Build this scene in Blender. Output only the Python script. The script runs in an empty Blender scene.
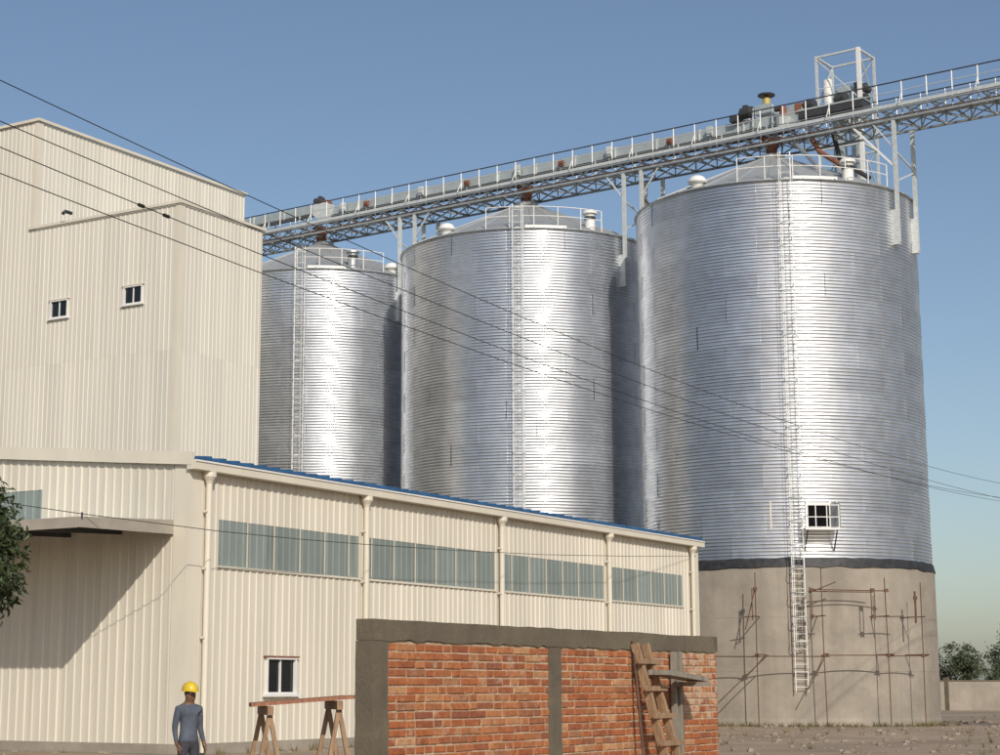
import bpy, bmesh, math, random
from mathutils import Vector, Matrix
from mathutils import noise as mnoise
random.seed(7)
PI = math.pi
sc = bpy.context.scene
col = sc.collection

# ------------------------------------------------------------------ camera
cam_data = bpy.data.cameras.new("camera")
cam = bpy.data.objects.new("camera", cam_data); col.objects.link(cam)
cam.location = (0, 0, 1.75)
cam.rotation_euler = (math.radians(90 + 10.553), 0, 0)
cam_data.sensor_width = 36.0
cam_data.lens = 65.12
cam_data.shift_x = 0.046
cam_data.shift_y = -0.0285
cam_data.clip_start = 0.1
cam_data.clip_end = 6000
sc.camera = cam

# ------------------------------------------------------------------ light
SUN = Vector((0.203, -0.816, 0.540)).normalized()
SUN_EL = math.asin(SUN.z)
SUN_PHI = math.atan2(SUN.x, SUN.y)
world = bpy.data.worlds.new("World"); sc.world = world
world.use_nodes = True
wn = world.node_tree.nodes; wl = world.node_tree.links
bg = wn["Background"]
sky = wn.new("ShaderNodeTexSky"); sky.sky_type = 'NISHITA'
sky.sun_disc = False
sky.sun_elevation = SUN_EL
sky.sun_rotation = SUN_PHI
sky.altitude = 300
sky.air_density = 1.0
sky.dust_density = 1.8
sky.ozone_density = 1.3
wl.new(sky.outputs[0], bg.inputs[0])
bg.inputs[1].default_value = 0.100
sun_data = bpy.data.lights.new("sun", 'SUN')
sun_data.energy = 3.6
sun_data.angle = math.radians(0.53)
sun_data.color = (1.0, 0.935, 0.84)
sun = bpy.data.objects.new("sun", sun_data); col.objects.link(sun)
sun.rotation_euler = SUN.to_track_quat('Z', 'Y').to_euler()
sc.view_settings.view_transform = 'Standard'
sc.view_settings.look = 'None'
sc.view_settings.exposure = 0.0
sc.view_settings.gamma = 1.0
sc.view_settings.use_curve_mapping = False
sc.render.engine = 'CYCLES'
sc.cycles.use_denoising = True
sc.cycles.max_bounces = 6

# ------------------------------------------------------------------ helpers
ORG = {}          # object name -> world origin of its thing

def V(*a):
    return Vector(a)

def tag(o, label=None, cat=None, group=None, kind=None):
    if label: o["label"] = label
    if cat: o["category"] = cat
    if group: o["group"] = group
    if kind: o["kind"] = kind
    return o

def thing(name, label, cat, loc, group=None):
    o = bpy.data.objects.new(name, None); col.objects.link(o)
    o.empty_display_size = 0.2
    o.location = loc
    ORG[o.name] = Vector(loc)
    return tag(o, label, cat, group)

class MB:
    def __init__(s):
        s.v = []; s.f = []; s.mi = []; s.cur = 0
    def add(s, vs, fs):
        b = len(s.v)
        s.v += [Vector(p) for p in vs]
        for f in fs:
            s.f.append([i + b for i in f]); s.mi.append(s.cur)
        return s
    def box(s, c, size, ax=None):
        c = Vector(c); hx, hy, hz = [d / 2 for d in size]
        X, Y, Z = ax if ax else (V(1,0,0), V(0,1,0), V(0,0,1))
        vs = [c + X*sx*hx + Y*sy*hy + Z*sz*hz for sx, sy, sz in
              ((-1,-1,-1),(1,-1,-1),(1,1,-1),(-1,1,-1),(-1,-1,1),(1,-1,1),(1,1,1),(-1,1,1))]
        return s.add(vs, [(0,3,2,1),(4,5,6,7),(0,1,5,4),(1,2,6,5),(2,3,7,6),(3,0,4,7)])
    def beam(s, p, q, w, h, up=V(0,0,1)):
        p = Vector(p); q = Vector(q); Z = (q - p); ln = Z.length; Z.normalize()
        if abs(Z.dot(up)) > 0.98: up = V(0.6,0.8,0)
        X = Z.cross(up).normalized(); Y = X.cross(Z).normalized()
        return s.box((p + q) / 2, (w, h, ln), (X, Y, Z))
    def tube(s, pts, r, n=8, cap=True, radii=None):
        pts = [Vector(p) for p in pts]
        b = len(s.v); X = None
        for i, p in enumerate(pts):
            t = (pts[min(i+1, len(pts)-1)] - pts[max(i-1, 0)]).normalized()
            if X is None:
                up = V(0,0,1) if abs(t.z) < 0.9 else V(1,0,0)
                X = t.cross(up).normalized()
            else:
                X = (X - t * X.dot(t)).normalized()
            Y = t.cross(X)
            rr = radii[i] if radii else r
            for k in range(n):
                a = 2*PI*k/n
                s.v.append(p + X*math.cos(a)*rr + Y*math.sin(a)*rr)
        for i in range(len(pts)-1):
            for k in range(n):
                k2 = (k+1) % n
                s.f.append([b+i*n+k, b+i*n+k2, b+(i+1)*n+k2, b+(i+1)*n+k]); s.mi.append(s.cur)
        if cap:
            s.f.append([b+k for k in range(n)][::-1]); s.mi.append(s.cur)
            s.f.append([b+(len(pts)-1)*n+k for k in range(n)]); s.mi.append(s.cur)
        return s
    def lathe(s, prof, n, c=(0,0,0), a0=0.0, a1=2*PI, axis=None):
        """prof: list of (r, z); full or part turn about a vertical axis through c"""
        c = Vector(c); b = len(s.v); full = abs(a1 - a0 - 2*PI) < 1e-6
        m = n if full else n + 1
        X, Y, Z = axis if axis else (V(1,0,0), V(0,1,0), V(0,0,1))
        for r, z in prof:
            for k in range(m):
                a = a0 + (a1 - a0) * k / n
                s.v.append(c + X*math.cos(a)*r + Y*math.sin(a)*r + Z*z)
        for i in range(len(prof)-1):
            for k in range(n):
                k2 = (k+1) % m
                s.f.append([b+i*m+k, b+i*m+k2, b+(i+1)*m+k2, b+(i+1)*m+k]); s.mi.append(s.cur)
        return s
    def mesh(s, name, mats, off=V(0,0,0), smooth=False):
        me = bpy.data.meshes.new(name)
        me.from_pydata([tuple(p - off) for p in s.v], [], s.f)
        for m in (mats if isinstance(mats, (list, tuple)) else [mats]):
            me.materials.append(m)
        me.polygons.foreach_set("material_index", s.mi)
        if smooth:
            me.polygons.foreach_set("use_smooth", [True]*len(me.polygons))
        me.validate(); me.update()
        return me
    def build(s, name, mats, parent=None, smooth=False, loc=None):
        off = ORG[parent.name] if parent else (Vector(loc) if loc is not None else V(0,0,0))
        o = bpy.data.objects.new(name, s.mesh(name, mats, off, smooth))
        col.objects.link(o)
        if parent:
            o.parent = parent; ORG[o.name] = off
        else:
            o.location = off; ORG[o.name] = off.copy()
        return o

def inst(name, me, parent, M):
    """an object sharing mesh me, placed by world matrix M under parent"""
    o = bpy.data.objects.new(name, me); col.objects.link(o)
    o.parent = parent
    o.matrix_local = Matrix.Translation(-ORG[parent.name]) @ M
    ORG[o.name] = ORG[parent.name]
    return o

def frame(o, X, Y, Z):
    M = Matrix((X, Y, Z)).transposed().to_4x4(); M.translation = o
    return M

# ------------------------------------------------------------------ materials
def new_mat(name):
    m = bpy.data.materials.new(name); m.use_nodes = True
    nt = m.node_tree
    return m, nt, nt.nodes["Principled BSDF"]

def mat(name, c, rough=0.6, metal=0.0, var=0.0, scale=3.0, stretch=(1,1,1), bump=0.0, bscale=20.0,
        rnd=0.0, c2=None, spec=None, rvar=0.0):
    """plain procedural paint: base colour with soft noise, per-object variation and fine relief"""
    m, nt, b = new_mat(name); N = nt.nodes; Lk = nt.links
    b.inputs["Roughness"].default_value = rough
    b.inputs["Metallic"].default_value = metal
    if spec is not None: b.inputs["Specular IOR Level"].default_value = spec
    tc = N.new("ShaderNodeTexCoord"); mp = N.new("ShaderNodeMapping")
    mp.inputs["Scale"].default_value = stretch
    if rnd > 0:
        oj = N.new("ShaderNodeObjectInfo"); om = N.new("ShaderNodeMath"); om.operation = 'MULTIPLY'; om.inputs[1].default_value = 70.0
        Lk.new(oj.outputs["Random"], om.inputs[0])
        ov = N.new("ShaderNodeVectorMath"); ov.operation = 'ADD'
        Lk.new(tc.outputs["Object"], ov.inputs[0]); Lk.new(om.outputs[0], ov.inputs[1]); Lk.new(ov.outputs[0], mp.inputs[0])
    else:
        Lk.new(tc.outputs["Object"], mp.inputs[0])
    nz = N.new("ShaderNodeTexNoise"); nz.inputs["Scale"].default_value = scale
    nz.inputs["Detail"].default_value = 6; nz.inputs["Roughness"].default_value = 0.62
    Lk.new(mp.outputs[0], nz.inputs["Vector"])
    mx = N.new("ShaderNodeMix"); mx.data_type = 'RGBA'
    cc = c2 if c2 else tuple(x * (1 - var) for x in c)
    mx.inputs[6].default_value = (*c, 1); mx.inputs[7].default_value = (*cc, 1)
    rp = N.new("ShaderNodeMapRange"); rp.inputs[1].default_value = 0.35; rp.inputs[2].default_value = 0.68
    Lk.new(nz.outputs[0], rp.inputs[0]); Lk.new(rp.outputs[0], mx.inputs[0])
    out = mx.outputs[2]
    if rnd > 0:
        oi = N.new("ShaderNodeObjectInfo"); mr = N.new("ShaderNodeMapRange")
        mr.inputs[3].default_value = 1 - rnd; mr.inputs[4].default_value = 1 + rnd * 0.6
        Lk.new(oi.outputs["Random"], mr.inputs[0])
        hs = N.new("ShaderNodeHueSaturation"); Lk.new(mr.outputs[0], hs.inputs["Value"])
        Lk.new(out, hs.inputs["Color"]); out = hs.outputs[0]
    Lk.new(out, b.inputs["Base Color"])
    if rvar > 0:
        r2 = N.new("ShaderNodeMapRange"); r2.inputs[3].default_value = rough - rvar; r2.inputs[4].default_value = rough + rvar
        Lk.new(nz.outputs[0], r2.inputs[0]); Lk.new(r2.outputs[0], b.inputs["Roughness"])
    if bump > 0:
        n2 = N.new("ShaderNodeTexNoise"); n2.inputs["Scale"].default_value = bscale; n2.inputs["Detail"].default_value = 5
        Lk.new(mp.outputs[0], n2.inputs["Vector"])
        bp = N.new("ShaderNodeBump"); bp.inputs["Strength"].default_value = bump; bp.inputs["Distance"].default_value = 0.02
        Lk.new(n2.outputs[0], bp.inputs["Height"]); Lk.new(bp.outputs[0], b.inputs["Normal"])
    return m

def stained(name, c, c2, rough, scale, bump, line=None):
    """concrete / render: two tones in patches, vertical run-off streaks, pores, faint pour lines"""
    m, nt, b = new_mat(name); N = nt.nodes; Lk = nt.links
    b.inputs["Roughness"].default_value = rough
    tc = N.new("ShaderNodeTexCoord")
    def nz(sc_, st, det=8):
        mp = N.new("ShaderNodeMapping"); mp.inputs["Scale"].default_value = st
        Lk.new(tc.outputs["Object"], mp.inputs[0])
        n = N.new("ShaderNodeTexNoise"); n.inputs["Scale"].default_value = sc_; n.inputs["Detail"].default_value = det
        n.inputs["Roughness"].default_value = 0.65
        Lk.new(mp.outputs[0], n.inputs["Vector"]); return n.outputs[0]
    def mr(x, a, d, lo=0.0, hi=1.0):
        r = N.new("ShaderNodeMapRange"); r.inputs[1].default_value = a; r.inputs[2].default_value = d
        r.inputs[3].default_value = lo; r.inputs[4].default_value = hi
        Lk.new(x, r.inputs[0]); return r.outputs[0]
    def mix(f, a, d, mode='MIX'):
        x = N.new("ShaderNodeMix"); x.data_type = 'RGBA'; x.blend_type = mode
        for s_, v_ in ((0, f), (6, a), (7, d)):
            if isinstance(v_, (int, float)): x.inputs[s_].default_value = v_
            elif isinstance(v_, tuple): x.inputs[s_].default_value = (*v_, 1)
            else: Lk.new(v_, x.inputs[s_])
        return x.outputs[2]
    base = mix(mr(nz(scale, (1,1,1)), 0.36, 0.66), c, c2)
    streak = mr(nz(scale*2.2, (1,1,0.10)), 0.52, 0.75, 0.0, 0.55)
    base = mix(streak, base, tuple(x*0.68 for x in c2))
    pale = mr(nz(scale*0.7, (1,1,1.6)), 0.56, 0.74, 0.0, 0.5)
    base = mix(pale, base, tuple(min(1, x*1.22) for x in c))
    if line:
        sp = N.new("ShaderNodeSeparateXYZ"); Lk.new(tc.outputs["Object"], sp.inputs[0])
        ad = N.new("ShaderNodeMath"); ad.operation = 'MODULO'; Lk.new(sp.outputs[2], ad.inputs[0]); ad.inputs[1].default_value = line
        cm = N.new("ShaderNodeMath"); cm.operation = 'LESS_THAN'; Lk.new(ad.outputs[0], cm.inputs[0]); cm.inputs[1].default_value = 0.035
        ml = N.new("ShaderNodeMath"); ml.operation = 'MULTIPLY'; Lk.new(cm.outputs[0], ml.inputs[0]); Lk.new(mr(nz(0.8,(1,1,1)),0.4,0.6,0.0,0.6), ml.inputs[1])
        base = mix(ml.outputs[0], base, tuple(x*0.6 for x in c2))
    Lk.new(base, b.inputs["Base Color"])
    bp = N.new("ShaderNodeBump"); bp.inputs["Strength"].default_value = bump; bp.inputs["Distance"].default_value = 0.03
    Lk.new(nz(scale*12, (1,1,1), 6), bp.inputs["Height"]); Lk.new(bp.outputs[0], b.inputs["Normal"])
    return m

M = {}
M['cream']   = mat('cream_paint', (0.65,0.602,0.505), 0.5, var=0.15, scale=1.1, stretch=(1.4,1.4,0.10), rnd=0.07, bump=0.05, bscale=6)
M['cream_t'] = mat('tower_cream_paint', (0.645,0.612,0.53), 0.5, var=0.14, scale=0.8, stretch=(1.4,1.4,0.07), rnd=0.035, bump=0.05, bscale=4)
M['trim']    = mat('cream_trim_paint', (0.65,0.60,0.495), 0.45, var=0.10, scale=1.2, stretch=(1,1,0.3))
M['white']   = mat('white_paint', (0.74,0.73,0.70), 0.45, var=0.10, scale=4)
M['galv']    = mat('galvanised_steel', (0.56,0.59,0.60), 0.42, 0.75, var=0.25, scale=5, rnd=0.10)
M['galv_dark'] = mat('weathered_galvanised_steel', (0.40,0.425,0.43), 0.5, 0.5, var=0.35, scale=5, rnd=0.15)
M['steel']   = mat('pale_painted_steel', (0.60,0.63,0.62), 0.45, 0.15, var=0.22, scale=6, rnd=0.08)
M['dark_steel'] = mat('dark_steel', (0.075,0.075,0.08), 0.5, 0.4, var=0.3, scale=5)
M['casing']  = mat('conveyor_casing_paint', (0.44,0.49,0.49), 0.45, 0.3, var=0.18, scale=2)
M['rust']    = mat('rusty_steel', (0.17,0.085,0.05), 0.85, 0.1, scale=9, c2=(0.085,0.05,0.035), bump=0.3, bscale=60, rnd=0.15)
M['rust_red']= mat('red_oxide_paint', (0.26,0.10,0.055), 0.7, 0.0, scale=5, c2=(0.13,0.06,0.04))
M['blue']    = mat('blue_roof_paint', (0.035,0.115,0.25), 0.45, var=0.4, scale=2, rnd=0.08)
M['glaze']   = mat('frosted_glazing', (0.225,0.262,0.245), 0.24, var=0.22, scale=1.4, stretch=(1,1,0.3), rnd=0.12)
M['glass']   = mat('dark_glass', (0.012,0.014,0.016), 0.08, var=0.3, scale=2)
M['black']   = mat('black_opening', (0.006,0.006,0.007), 0.8, spec=0.05)
M['bitumen'] = mat('bitumen', (0.010,0.010,0.012), 0.6, scale=3.5, c2=(0.035,0.035,0.038), bump=0.6, bscale=9)
M['concrete']= stained('concrete', (0.35,0.305,0.25), (0.24,0.21,0.17), 0.88, 0.45, 0.35, line=2.37)
M['render']  = stained('cement_render', (0.150,0.122,0.082), (0.105,0.086,0.060), 0.92, 2.6, 0.35)
M['mortar']  = mat('mortar', (0.56,0.44,0.31), 0.95, scale=14, c2=(0.36,0.25,0.16), bump=0.8, bscale=70)
M['brick']   = None
M['timber']  = mat('raw_timber', (0.36,0.235,0.135), 0.8, scale=6, stretch=(6,6,0.7), c2=(0.20,0.12,0.07), bump=0.3, bscale=30)
M['grey_timber'] = mat('weathered_timber', (0.30,0.265,0.215), 0.85, scale=6, stretch=(4,4,0.7), c2=(0.17,0.145,0.115), bump=0.4, bscale=30)
M['red_timber'] = mat('reddish_timber', (0.33,0.15,0.08), 0.8, scale=6, stretch=(6,6,0.7), c2=(0.20,0.085,0.05), bump=0.3, bscale=30)
M['stone']   = mat('field_stone', (0.30,0.25,0.20), 0.95, scale=3, c2=(0.17,0.13,0.10))
M['soil']    = mat('red_soil', (0.28,0.15,0.085), 0.95, scale=3, c2=(0.17,0.09,0.055), bump=1.0, bscale=12)
M['ground']  = mat('dirt', (0.33,0.25,0.175), 0.95, scale=0.22, c2=(0.20,0.145,0.10), bump=1.0, bscale=2.2)
M['cable']   = mat('black_cable', (0.018,0.017,0.016), 0.6)
M['bark']    = mat('bark', (0.10,0.075,0.05), 0.9, scale=8, stretch=(3,3,0.6), c2=(0.05,0.038,0.026), bump=0.8, bscale=25)
M['hat']     = mat('yellow_plastic', (0.66,0.47,0.03), 0.35, var=0.12, scale=9)
M['skin']    = mat('skin', (0.16,0.085,0.05), 0.55, var=0.1, scale=8)
M['shirt']   = mat('blue_work_cloth', (0.10,0.115,0.15), 0.95, var=0.45, scale=5, stretch=(1,1,0.5), bump=1.0, bscale=11)
M['trouser'] = mat('dark_work_cloth', (0.05,0.05,0.06), 0.9, var=0.25, scale=7, bump=0.3, bscale=40)
M['wood_pole'] = mat('pole_wood', (0.14,0.105,0.075), 0.9, scale=7, stretch=(4,4,0.4), c2=(0.08,0.06,0.045))
M['ceramic'] = mat('ceramic', (0.35,0.30,0.27), 0.3)
M['yellow']  = mat('yellow_machine_paint', (0.50,0.38,0.10), 0.5, var=0.2, scale=6)

def brick_mat(name='fired_brick', patch=0.55, lo=0.58):
    m, nt, b = new_mat(name); N = nt.nodes; Lk = nt.links
    b.inputs["Roughness"].default_value = 0.92
    oi = N.new("ShaderNodeObjectInfo")
    at = N.new("ShaderNodeAttribute"); at.attribute_name = "shade"
    ad = N.new("ShaderNodeMath"); ad.operation = 'ADD'; Lk.new(oi.outputs["Random"], ad.inputs[0]); Lk.new(at.outputs["Fac"], ad.inputs[1])
    fr = N.new("ShaderNodeMath"); fr.operation = 'FRACT'; Lk.new(ad.outputs[0], fr.inputs[0])
    cr = N.new("ShaderNodeValToRGB"); Lk.new(fr.outputs[0], cr.inputs[0])
    e = cr.color_ramp.elements
    e[0].position = 0.0; e[0].color = (0.32,0.10,0.05,1)
    e[1].position = 1.0; e[1].color = (0.40,0.145,0.068,1)
    for p, c in ((0.2,(0.37,0.11,0.05)),(0.4,(0.27,0.078,0.042)),(0.55,(0.42,0.165,0.08)),(0.68,(0.235,0.075,0.045)),(0.8,(0.46,0.24,0.13)),(0.9,(0.34,0.10,0.045))):
        x = e.new(p); x.color = (*c, 1)
    tcc = N.new("ShaderNodeTexCoord")
    om = N.new("ShaderNodeMath"); om.operation = 'MULTIPLY'; om.inputs[1].default_value = 50.0; Lk.new(oi.outputs["Random"], om.inputs[0])
    tc = N.new("ShaderNodeVectorMath"); tc.operation = 'ADD'; Lk.new(tcc.outputs["Object"], tc.inputs[0]); Lk.new(om.outputs[0], tc.inputs[1])
    nz = N.new("ShaderNodeTexNoise"); nz.inputs["Scale"].default_value = 22; nz.inputs["Detail"].default_value = 6
    Lk.new(tc.outputs[0], nz.inputs["Vector"])
    mr = N.new("ShaderNodeMapRange"); mr.inputs[1].default_value = 0.3; mr.inputs[2].default_value = 0.7; mr.inputs[3].default_value = 0.72; mr.inputs[4].default_value = 1.2
    Lk.new(nz.outputs[0], mr.inputs[0])
    hs = N.new("ShaderNodeHueSaturation"); hs.inputs["Hue"].default_value = 0.508; hs.inputs["Saturation"].default_value = 1.04; Lk.new(cr.outputs[0], hs.inputs["Color"]); Lk.new(mr.outputs[0], hs.inputs["Value"])
    n3 = N.new("ShaderNodeTexNoise"); n3.inputs["Scale"].default_value = 9; n3.inputs["Detail"].default_value = 5
    Lk.new(tc.outputs[0], n3.inputs["Vector"])
    m3 = N.new("ShaderNodeMapRange"); m3.inputs[1].default_value = lo; m3.inputs[2].default_value = lo + 0.14; m3.inputs[4].default_value = patch
    Lk.new(n3.outputs[0], m3.inputs[0])
    mx = N.new("ShaderNodeMix"); mx.data_type = 'RGBA'; Lk.new(m3.outputs[0], mx.inputs[0]); Lk.new(hs.outputs[0], mx.inputs[6])
    mx.inputs[7].default_value = (0.50,0.36,0.25,1)
    Lk.new(mx.outputs[2], b.inputs["Base Color"])
    bp = N.new("ShaderNodeBump"); bp.inputs["Strength"].default_value = 0.7; bp.inputs["Distance"].default_value = 0.008
    n2 = N.new("ShaderNodeTexNoise"); n2.inputs["Scale"].default_value = 90; Lk.new(tc.outputs[0], n2.inputs["Vector"])
    Lk.new(n2.outputs[0], bp.inputs["Height"]); Lk.new(bp.outputs[0], b.inputs["Normal"])
    return m
M['brick'] = brick_mat()
M['brick_pale'] = brick_mat('limy_brick', 0.8, 0.44)

def silo_mat():
    m, nt, b = new_mat('corrugated_galvanised_sheet'); N = nt.nodes; Lk = nt.links
    b.inputs["Metallic"].default_value = 1.0
    oi = N.new("ShaderNodeObjectInfo")
    tc = N.new("ShaderNodeTexCoord")
    nz = N.new("ShaderNodeTexNoise"); nz.inputs["Scale"].default_value = 1.6; nz.inputs["Detail"].default_value = 7
    ofs = N.new("ShaderNodeVectorMath"); ofs.operation = 'ADD'
    cmb = N.new("ShaderNodeCombineXYZ"); mu = N.new("ShaderNodeMath"); mu.operation = 'MULTIPLY'; mu.inputs[1].default_value = 91.0
    Lk.new(oi.outputs["Random"], mu.inputs[0]); Lk.new(mu.outputs[0], cmb.inputs[0]); Lk.new(mu.outputs[0], cmb.inputs[2])
    Lk.new(tc.outputs["Object"], ofs.inputs[0]); Lk.new(cmb.outputs[0], ofs.inputs[1]); Lk.new(ofs.outputs[0], nz.inputs["Vector"])
    mr = N.new("ShaderNodeMapRange"); mr.inputs[3].default_value = 0.17; mr.inputs[4].default_value = 0.27
    Lk.new(nz.outputs[0], mr.inputs[0]); Lk.new(mr.outputs[0], b.inputs["Roughness"])
    m2 = N.new("ShaderNodeMapRange"); m2.inputs[3].default_value = 0.90; m2.inputs[4].default_value = 1.06
    Lk.new(oi.outputs["Random"], m2.inputs[0])
    hs = N.new("ShaderNodeHueSaturation"); hs.inputs["Color"].default_value = (0.745,0.768,0.80,1)
    Lk.new(m2.outputs[0], hs.inputs["Value"])
    m4 = N.new("ShaderNodeMapRange"); m4.inputs[1].default_value = 0.35; m4.inputs[2].default_value = 0.7; m4.inputs[3].default_value = 1.0; m4.inputs[4].default_value = 0.84
    Lk.new(nz.outputs[0], m4.inputs[0])
    mm = N.new("ShaderNodeMix"); mm.data_type = 'RGBA'; mm.blend_type = 'MULTIPLY'; mm.inputs[0].default_value = 1.0
    Lk.new(hs.outputs[0], mm.inputs[6]); Lk.new(m4.outputs[0], mm.inputs[7])
    Lk.new(mm.outputs[2], b.inputs["Base Color"])
    n5 = N.new("ShaderNodeTexNoise"); n5.inputs["Scale"].default_value = 1.1; n5.inputs["Detail"].default_value = 3
    Lk.new(ofs.outputs[0], n5.inputs["Vector"])
    bp = N.new("ShaderNodeBump"); bp.inputs["Strength"].default_value = 0.35; bp.inputs["Distance"].default_value = 0.03
    Lk.new(n5.outputs[0], bp.inputs["Height"]); Lk.new(bp.outputs[0], b.inputs["Normal"])
    b2 = N.new("ShaderNodeBsdfPrincipled"); b2.inputs["Metallic"].default_value = 0.88; b2.inputs["Roughness"].default_value = 0.50
    Lk.new(mm.outputs[2], b2.inputs["Base Color"]); Lk.new(bp.outputs[0], b2.inputs["Normal"])
    ms = N.new("ShaderNodeMixShader"); ms.inputs[0].default_value = 0.38
    Lk.new(b.outputs[0], ms.inputs[1]); Lk.new(b2.outputs[0], ms.inputs[2]); Lk.new(ms.outputs[0], N["Material Output"].inputs[0])
    return m
M['silo'] = silo_mat()
M['silo_roof'] = mat('galvanised_roof_sheet', (0.50,0.52,0.52), 0.5, 0.55, var=0.15, scale=2, rnd=0.08)

def leaf_mat(name, c, c2):
    m, nt, b = new_mat(name); N = nt.nodes; Lk = nt.links
    b.inputs["Roughness"].default_value = 0.5
    at = N.new("ShaderNodeAttribute"); at.attribute_name = "shade"
    mx = N.new("ShaderNodeMix"); mx.data_type = 'RGBA'
    mx.inputs[6].default_value = (*c, 1); mx.inputs[7].default_value = (*c2, 1)
    Lk.new(at.outputs["Fac"], mx.inputs[0]); Lk.new(mx.outputs[2], b.inputs["Base Color"])
    tr = N.new("ShaderNodeBsdfTranslucent"); Lk.new(mx.outputs[2], tr.inputs[0])
    ms = N.new("ShaderNodeMixShader"); ms.inputs[0].default_value = 0.25
    Lk.new(b.outputs[0], ms.inputs[1]); Lk.new(tr.outputs[0], ms.inputs[2])
    Lk.new(ms.outputs[0], N["Material Output"].inputs[0])
    return m
M['leaf'] = leaf_mat('leaf', (0.022,0.036,0.011), (0.068,0.090,0.030))
M['weed'] = leaf_mat('weed', (0.12,0.11,0.04), (0.26,0.21,0.10))
M['leaf_far'] = leaf_mat('far_leaf', (0.05,0.07,0.03), (0.10,0.12,0.06))

# ------------------------------------------------------------------ ground
def build_ground():
    mb = MB(); n = 60
    xs = [(-1 + 2*i/n) for i in range(n+1)]
    vs = []
    for j in range(n+1):
        for i in range(n+1):
            x = math.copysign(abs(xs[i])**2.4, xs[i])*2500; y = math.copysign(abs(xs[j])**2.4, xs[j])*2500 + 40
            vs.append(V(x, y, 0.0))
    fs = [(j*(n+1)+i, j*(n+1)+i+1, (j+1)*(n+1)+i+1, (j+1)*(n+1)+i) for j in range(n) for i in range(n)]
    mb.add(vs, fs)
    tag(mb.build('ground', M['ground']), kind='structure')
build_ground()

# ------------------------------------------------------------------ clad walls
AZ = math.radians(31.9)
L = V(math.sin(AZ), math.cos(AZ), 0)          # the warehouse's and the tower's long direction
W = V(-math.cos(AZ), math.sin(AZ), 0)         # across, to the left
UP = V(0, 0, 1)
RIB = 0.30
_sheet_cache = {}
def sheet_mesh(u0, u1, h, mkey, rib=RIB, depth=0.032, th=0.02):
    """ribbed sheet: local x along the wall, -y outward, z up; ribs keep the wall's own phase"""
    ph = round(u0 % rib, 3); w = round(u1 - u0, 3)
    key = (ph, w, round(h, 3), mkey, rib)
    if key in _sheet_cache: return _sheet_cache[key]
    prof = [(0.0, 0), (0.70, 0), (0.76, 1), (0.92, 1), (0.98, 0)]
    def hgt(u):
        q = (u / rib) % 1.0
        for (a, ha), (b_, hb) in zip(prof, prof[1:] + [(1.0, 0)]):
            if a <= q <= b_ + 1e-9: return ha + (hb - ha) * (q - a) / max(b_ - a, 1e-9)
        return 0
    us = {0.0, w}
    k = 0
    while k * rib < w + rib:
        for q, _ in prof:
            u = k * rib + q * rib - ph
            if 0.004 < u < w - 0.004: us.add(round(u, 4))
        k += 1
    us = sorted(us)
    mb = MB(); vs = []; n = len(us)
    for u in us:
        y = -hgt(u + ph) * depth
        vs += [V(u, y, 0), V(u, y, h)]
    vs += [V(0, th, 0), V(0, th, h), V(w, th, 0), V(w, th, h)]
    fs = [(2*i, 2*i+2, 2*i+3, 2*i+1) for i in range(n-1)]
    B = 2*n
    fs += [(B, B+1, B+3, B+2), (0, 1, B+1, B), (2*n-2, B+2, B+3, 2*n-1)]
    fs += [[2*i for i in range(n)][::-1] + [B, B+2], [2*i+1 for i in range(n)] + [B+3, B+1]]
    mb.add(vs, fs)
    me = mb.mesh('wall_sheet', M[mkey]); _sheet_cache[key] = me
    return me

def clad(parent, o, u, length, z0, ztop, pitch, mkey, openings=(), name='wall_sheet', start=0.0, laps=()):
    """sheets side by side along u from o; openings = (ua, ub, za, zb, material or None)"""
    y = UP.cross(u)
    cuts = {0.0, length}
    k = start
    while k < length:
        if k > 0.05: cuts.add(round(k, 4))
        k += pitch
    for ua, ub, za, zb, mk in openings:
        for q in (ua, ub):
            if 0 < q < length: cuts.add(round(q, 4))
    cuts = sorted(cuts)
    cc = [cuts[0]]
    for c in cuts[1:]:
        if c - cc[-1] > 0.02: cc.append(c)
    for a, b in zip(cc, cc[1:]):
        m = (a + b) / 2
        zt = ztop((a + b) / 2) if callable(ztop) else ztop
        op = sorted([w for w in openings if w[0] < m < w[1]], key=lambda w: w[2])
        z = z0
        spans = []
        for ua, ub, za, zb, mk in op:
            if za > z + 0.02: spans.append((z, za, mkey, name))
            if mk: spans.append((za, zb, mk, 'glazing_panel'))
            z = zb
        if zt > z + 0.02: spans.append((z, zt, mkey, name))
        parts = []
        for za, zb, mk, nm in spans:
            zs = [za] + [z_ for z_ in laps if za + 0.3 < z_ < zb - 0.3] + [zb]
            for i_ in range(len(zs) - 1): parts.append((zs[i_], zs[i_+1], mk, nm))
        for q_, (za, zb, mk, nm) in enumerate(parts):
            lapd = -0.004*sum(1 for z_ in laps if za >= z_ - 0.01)
            me = sheet_mesh(a, b - 0.006, zb - za - (0.0 if nm == name else 0.0), mk)
            inst(nm, me, parent, frame(o + u*a + UP*za + (y*0.012 if nm == 'glazing_panel' else y*lapd), u, y, UP))

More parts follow.
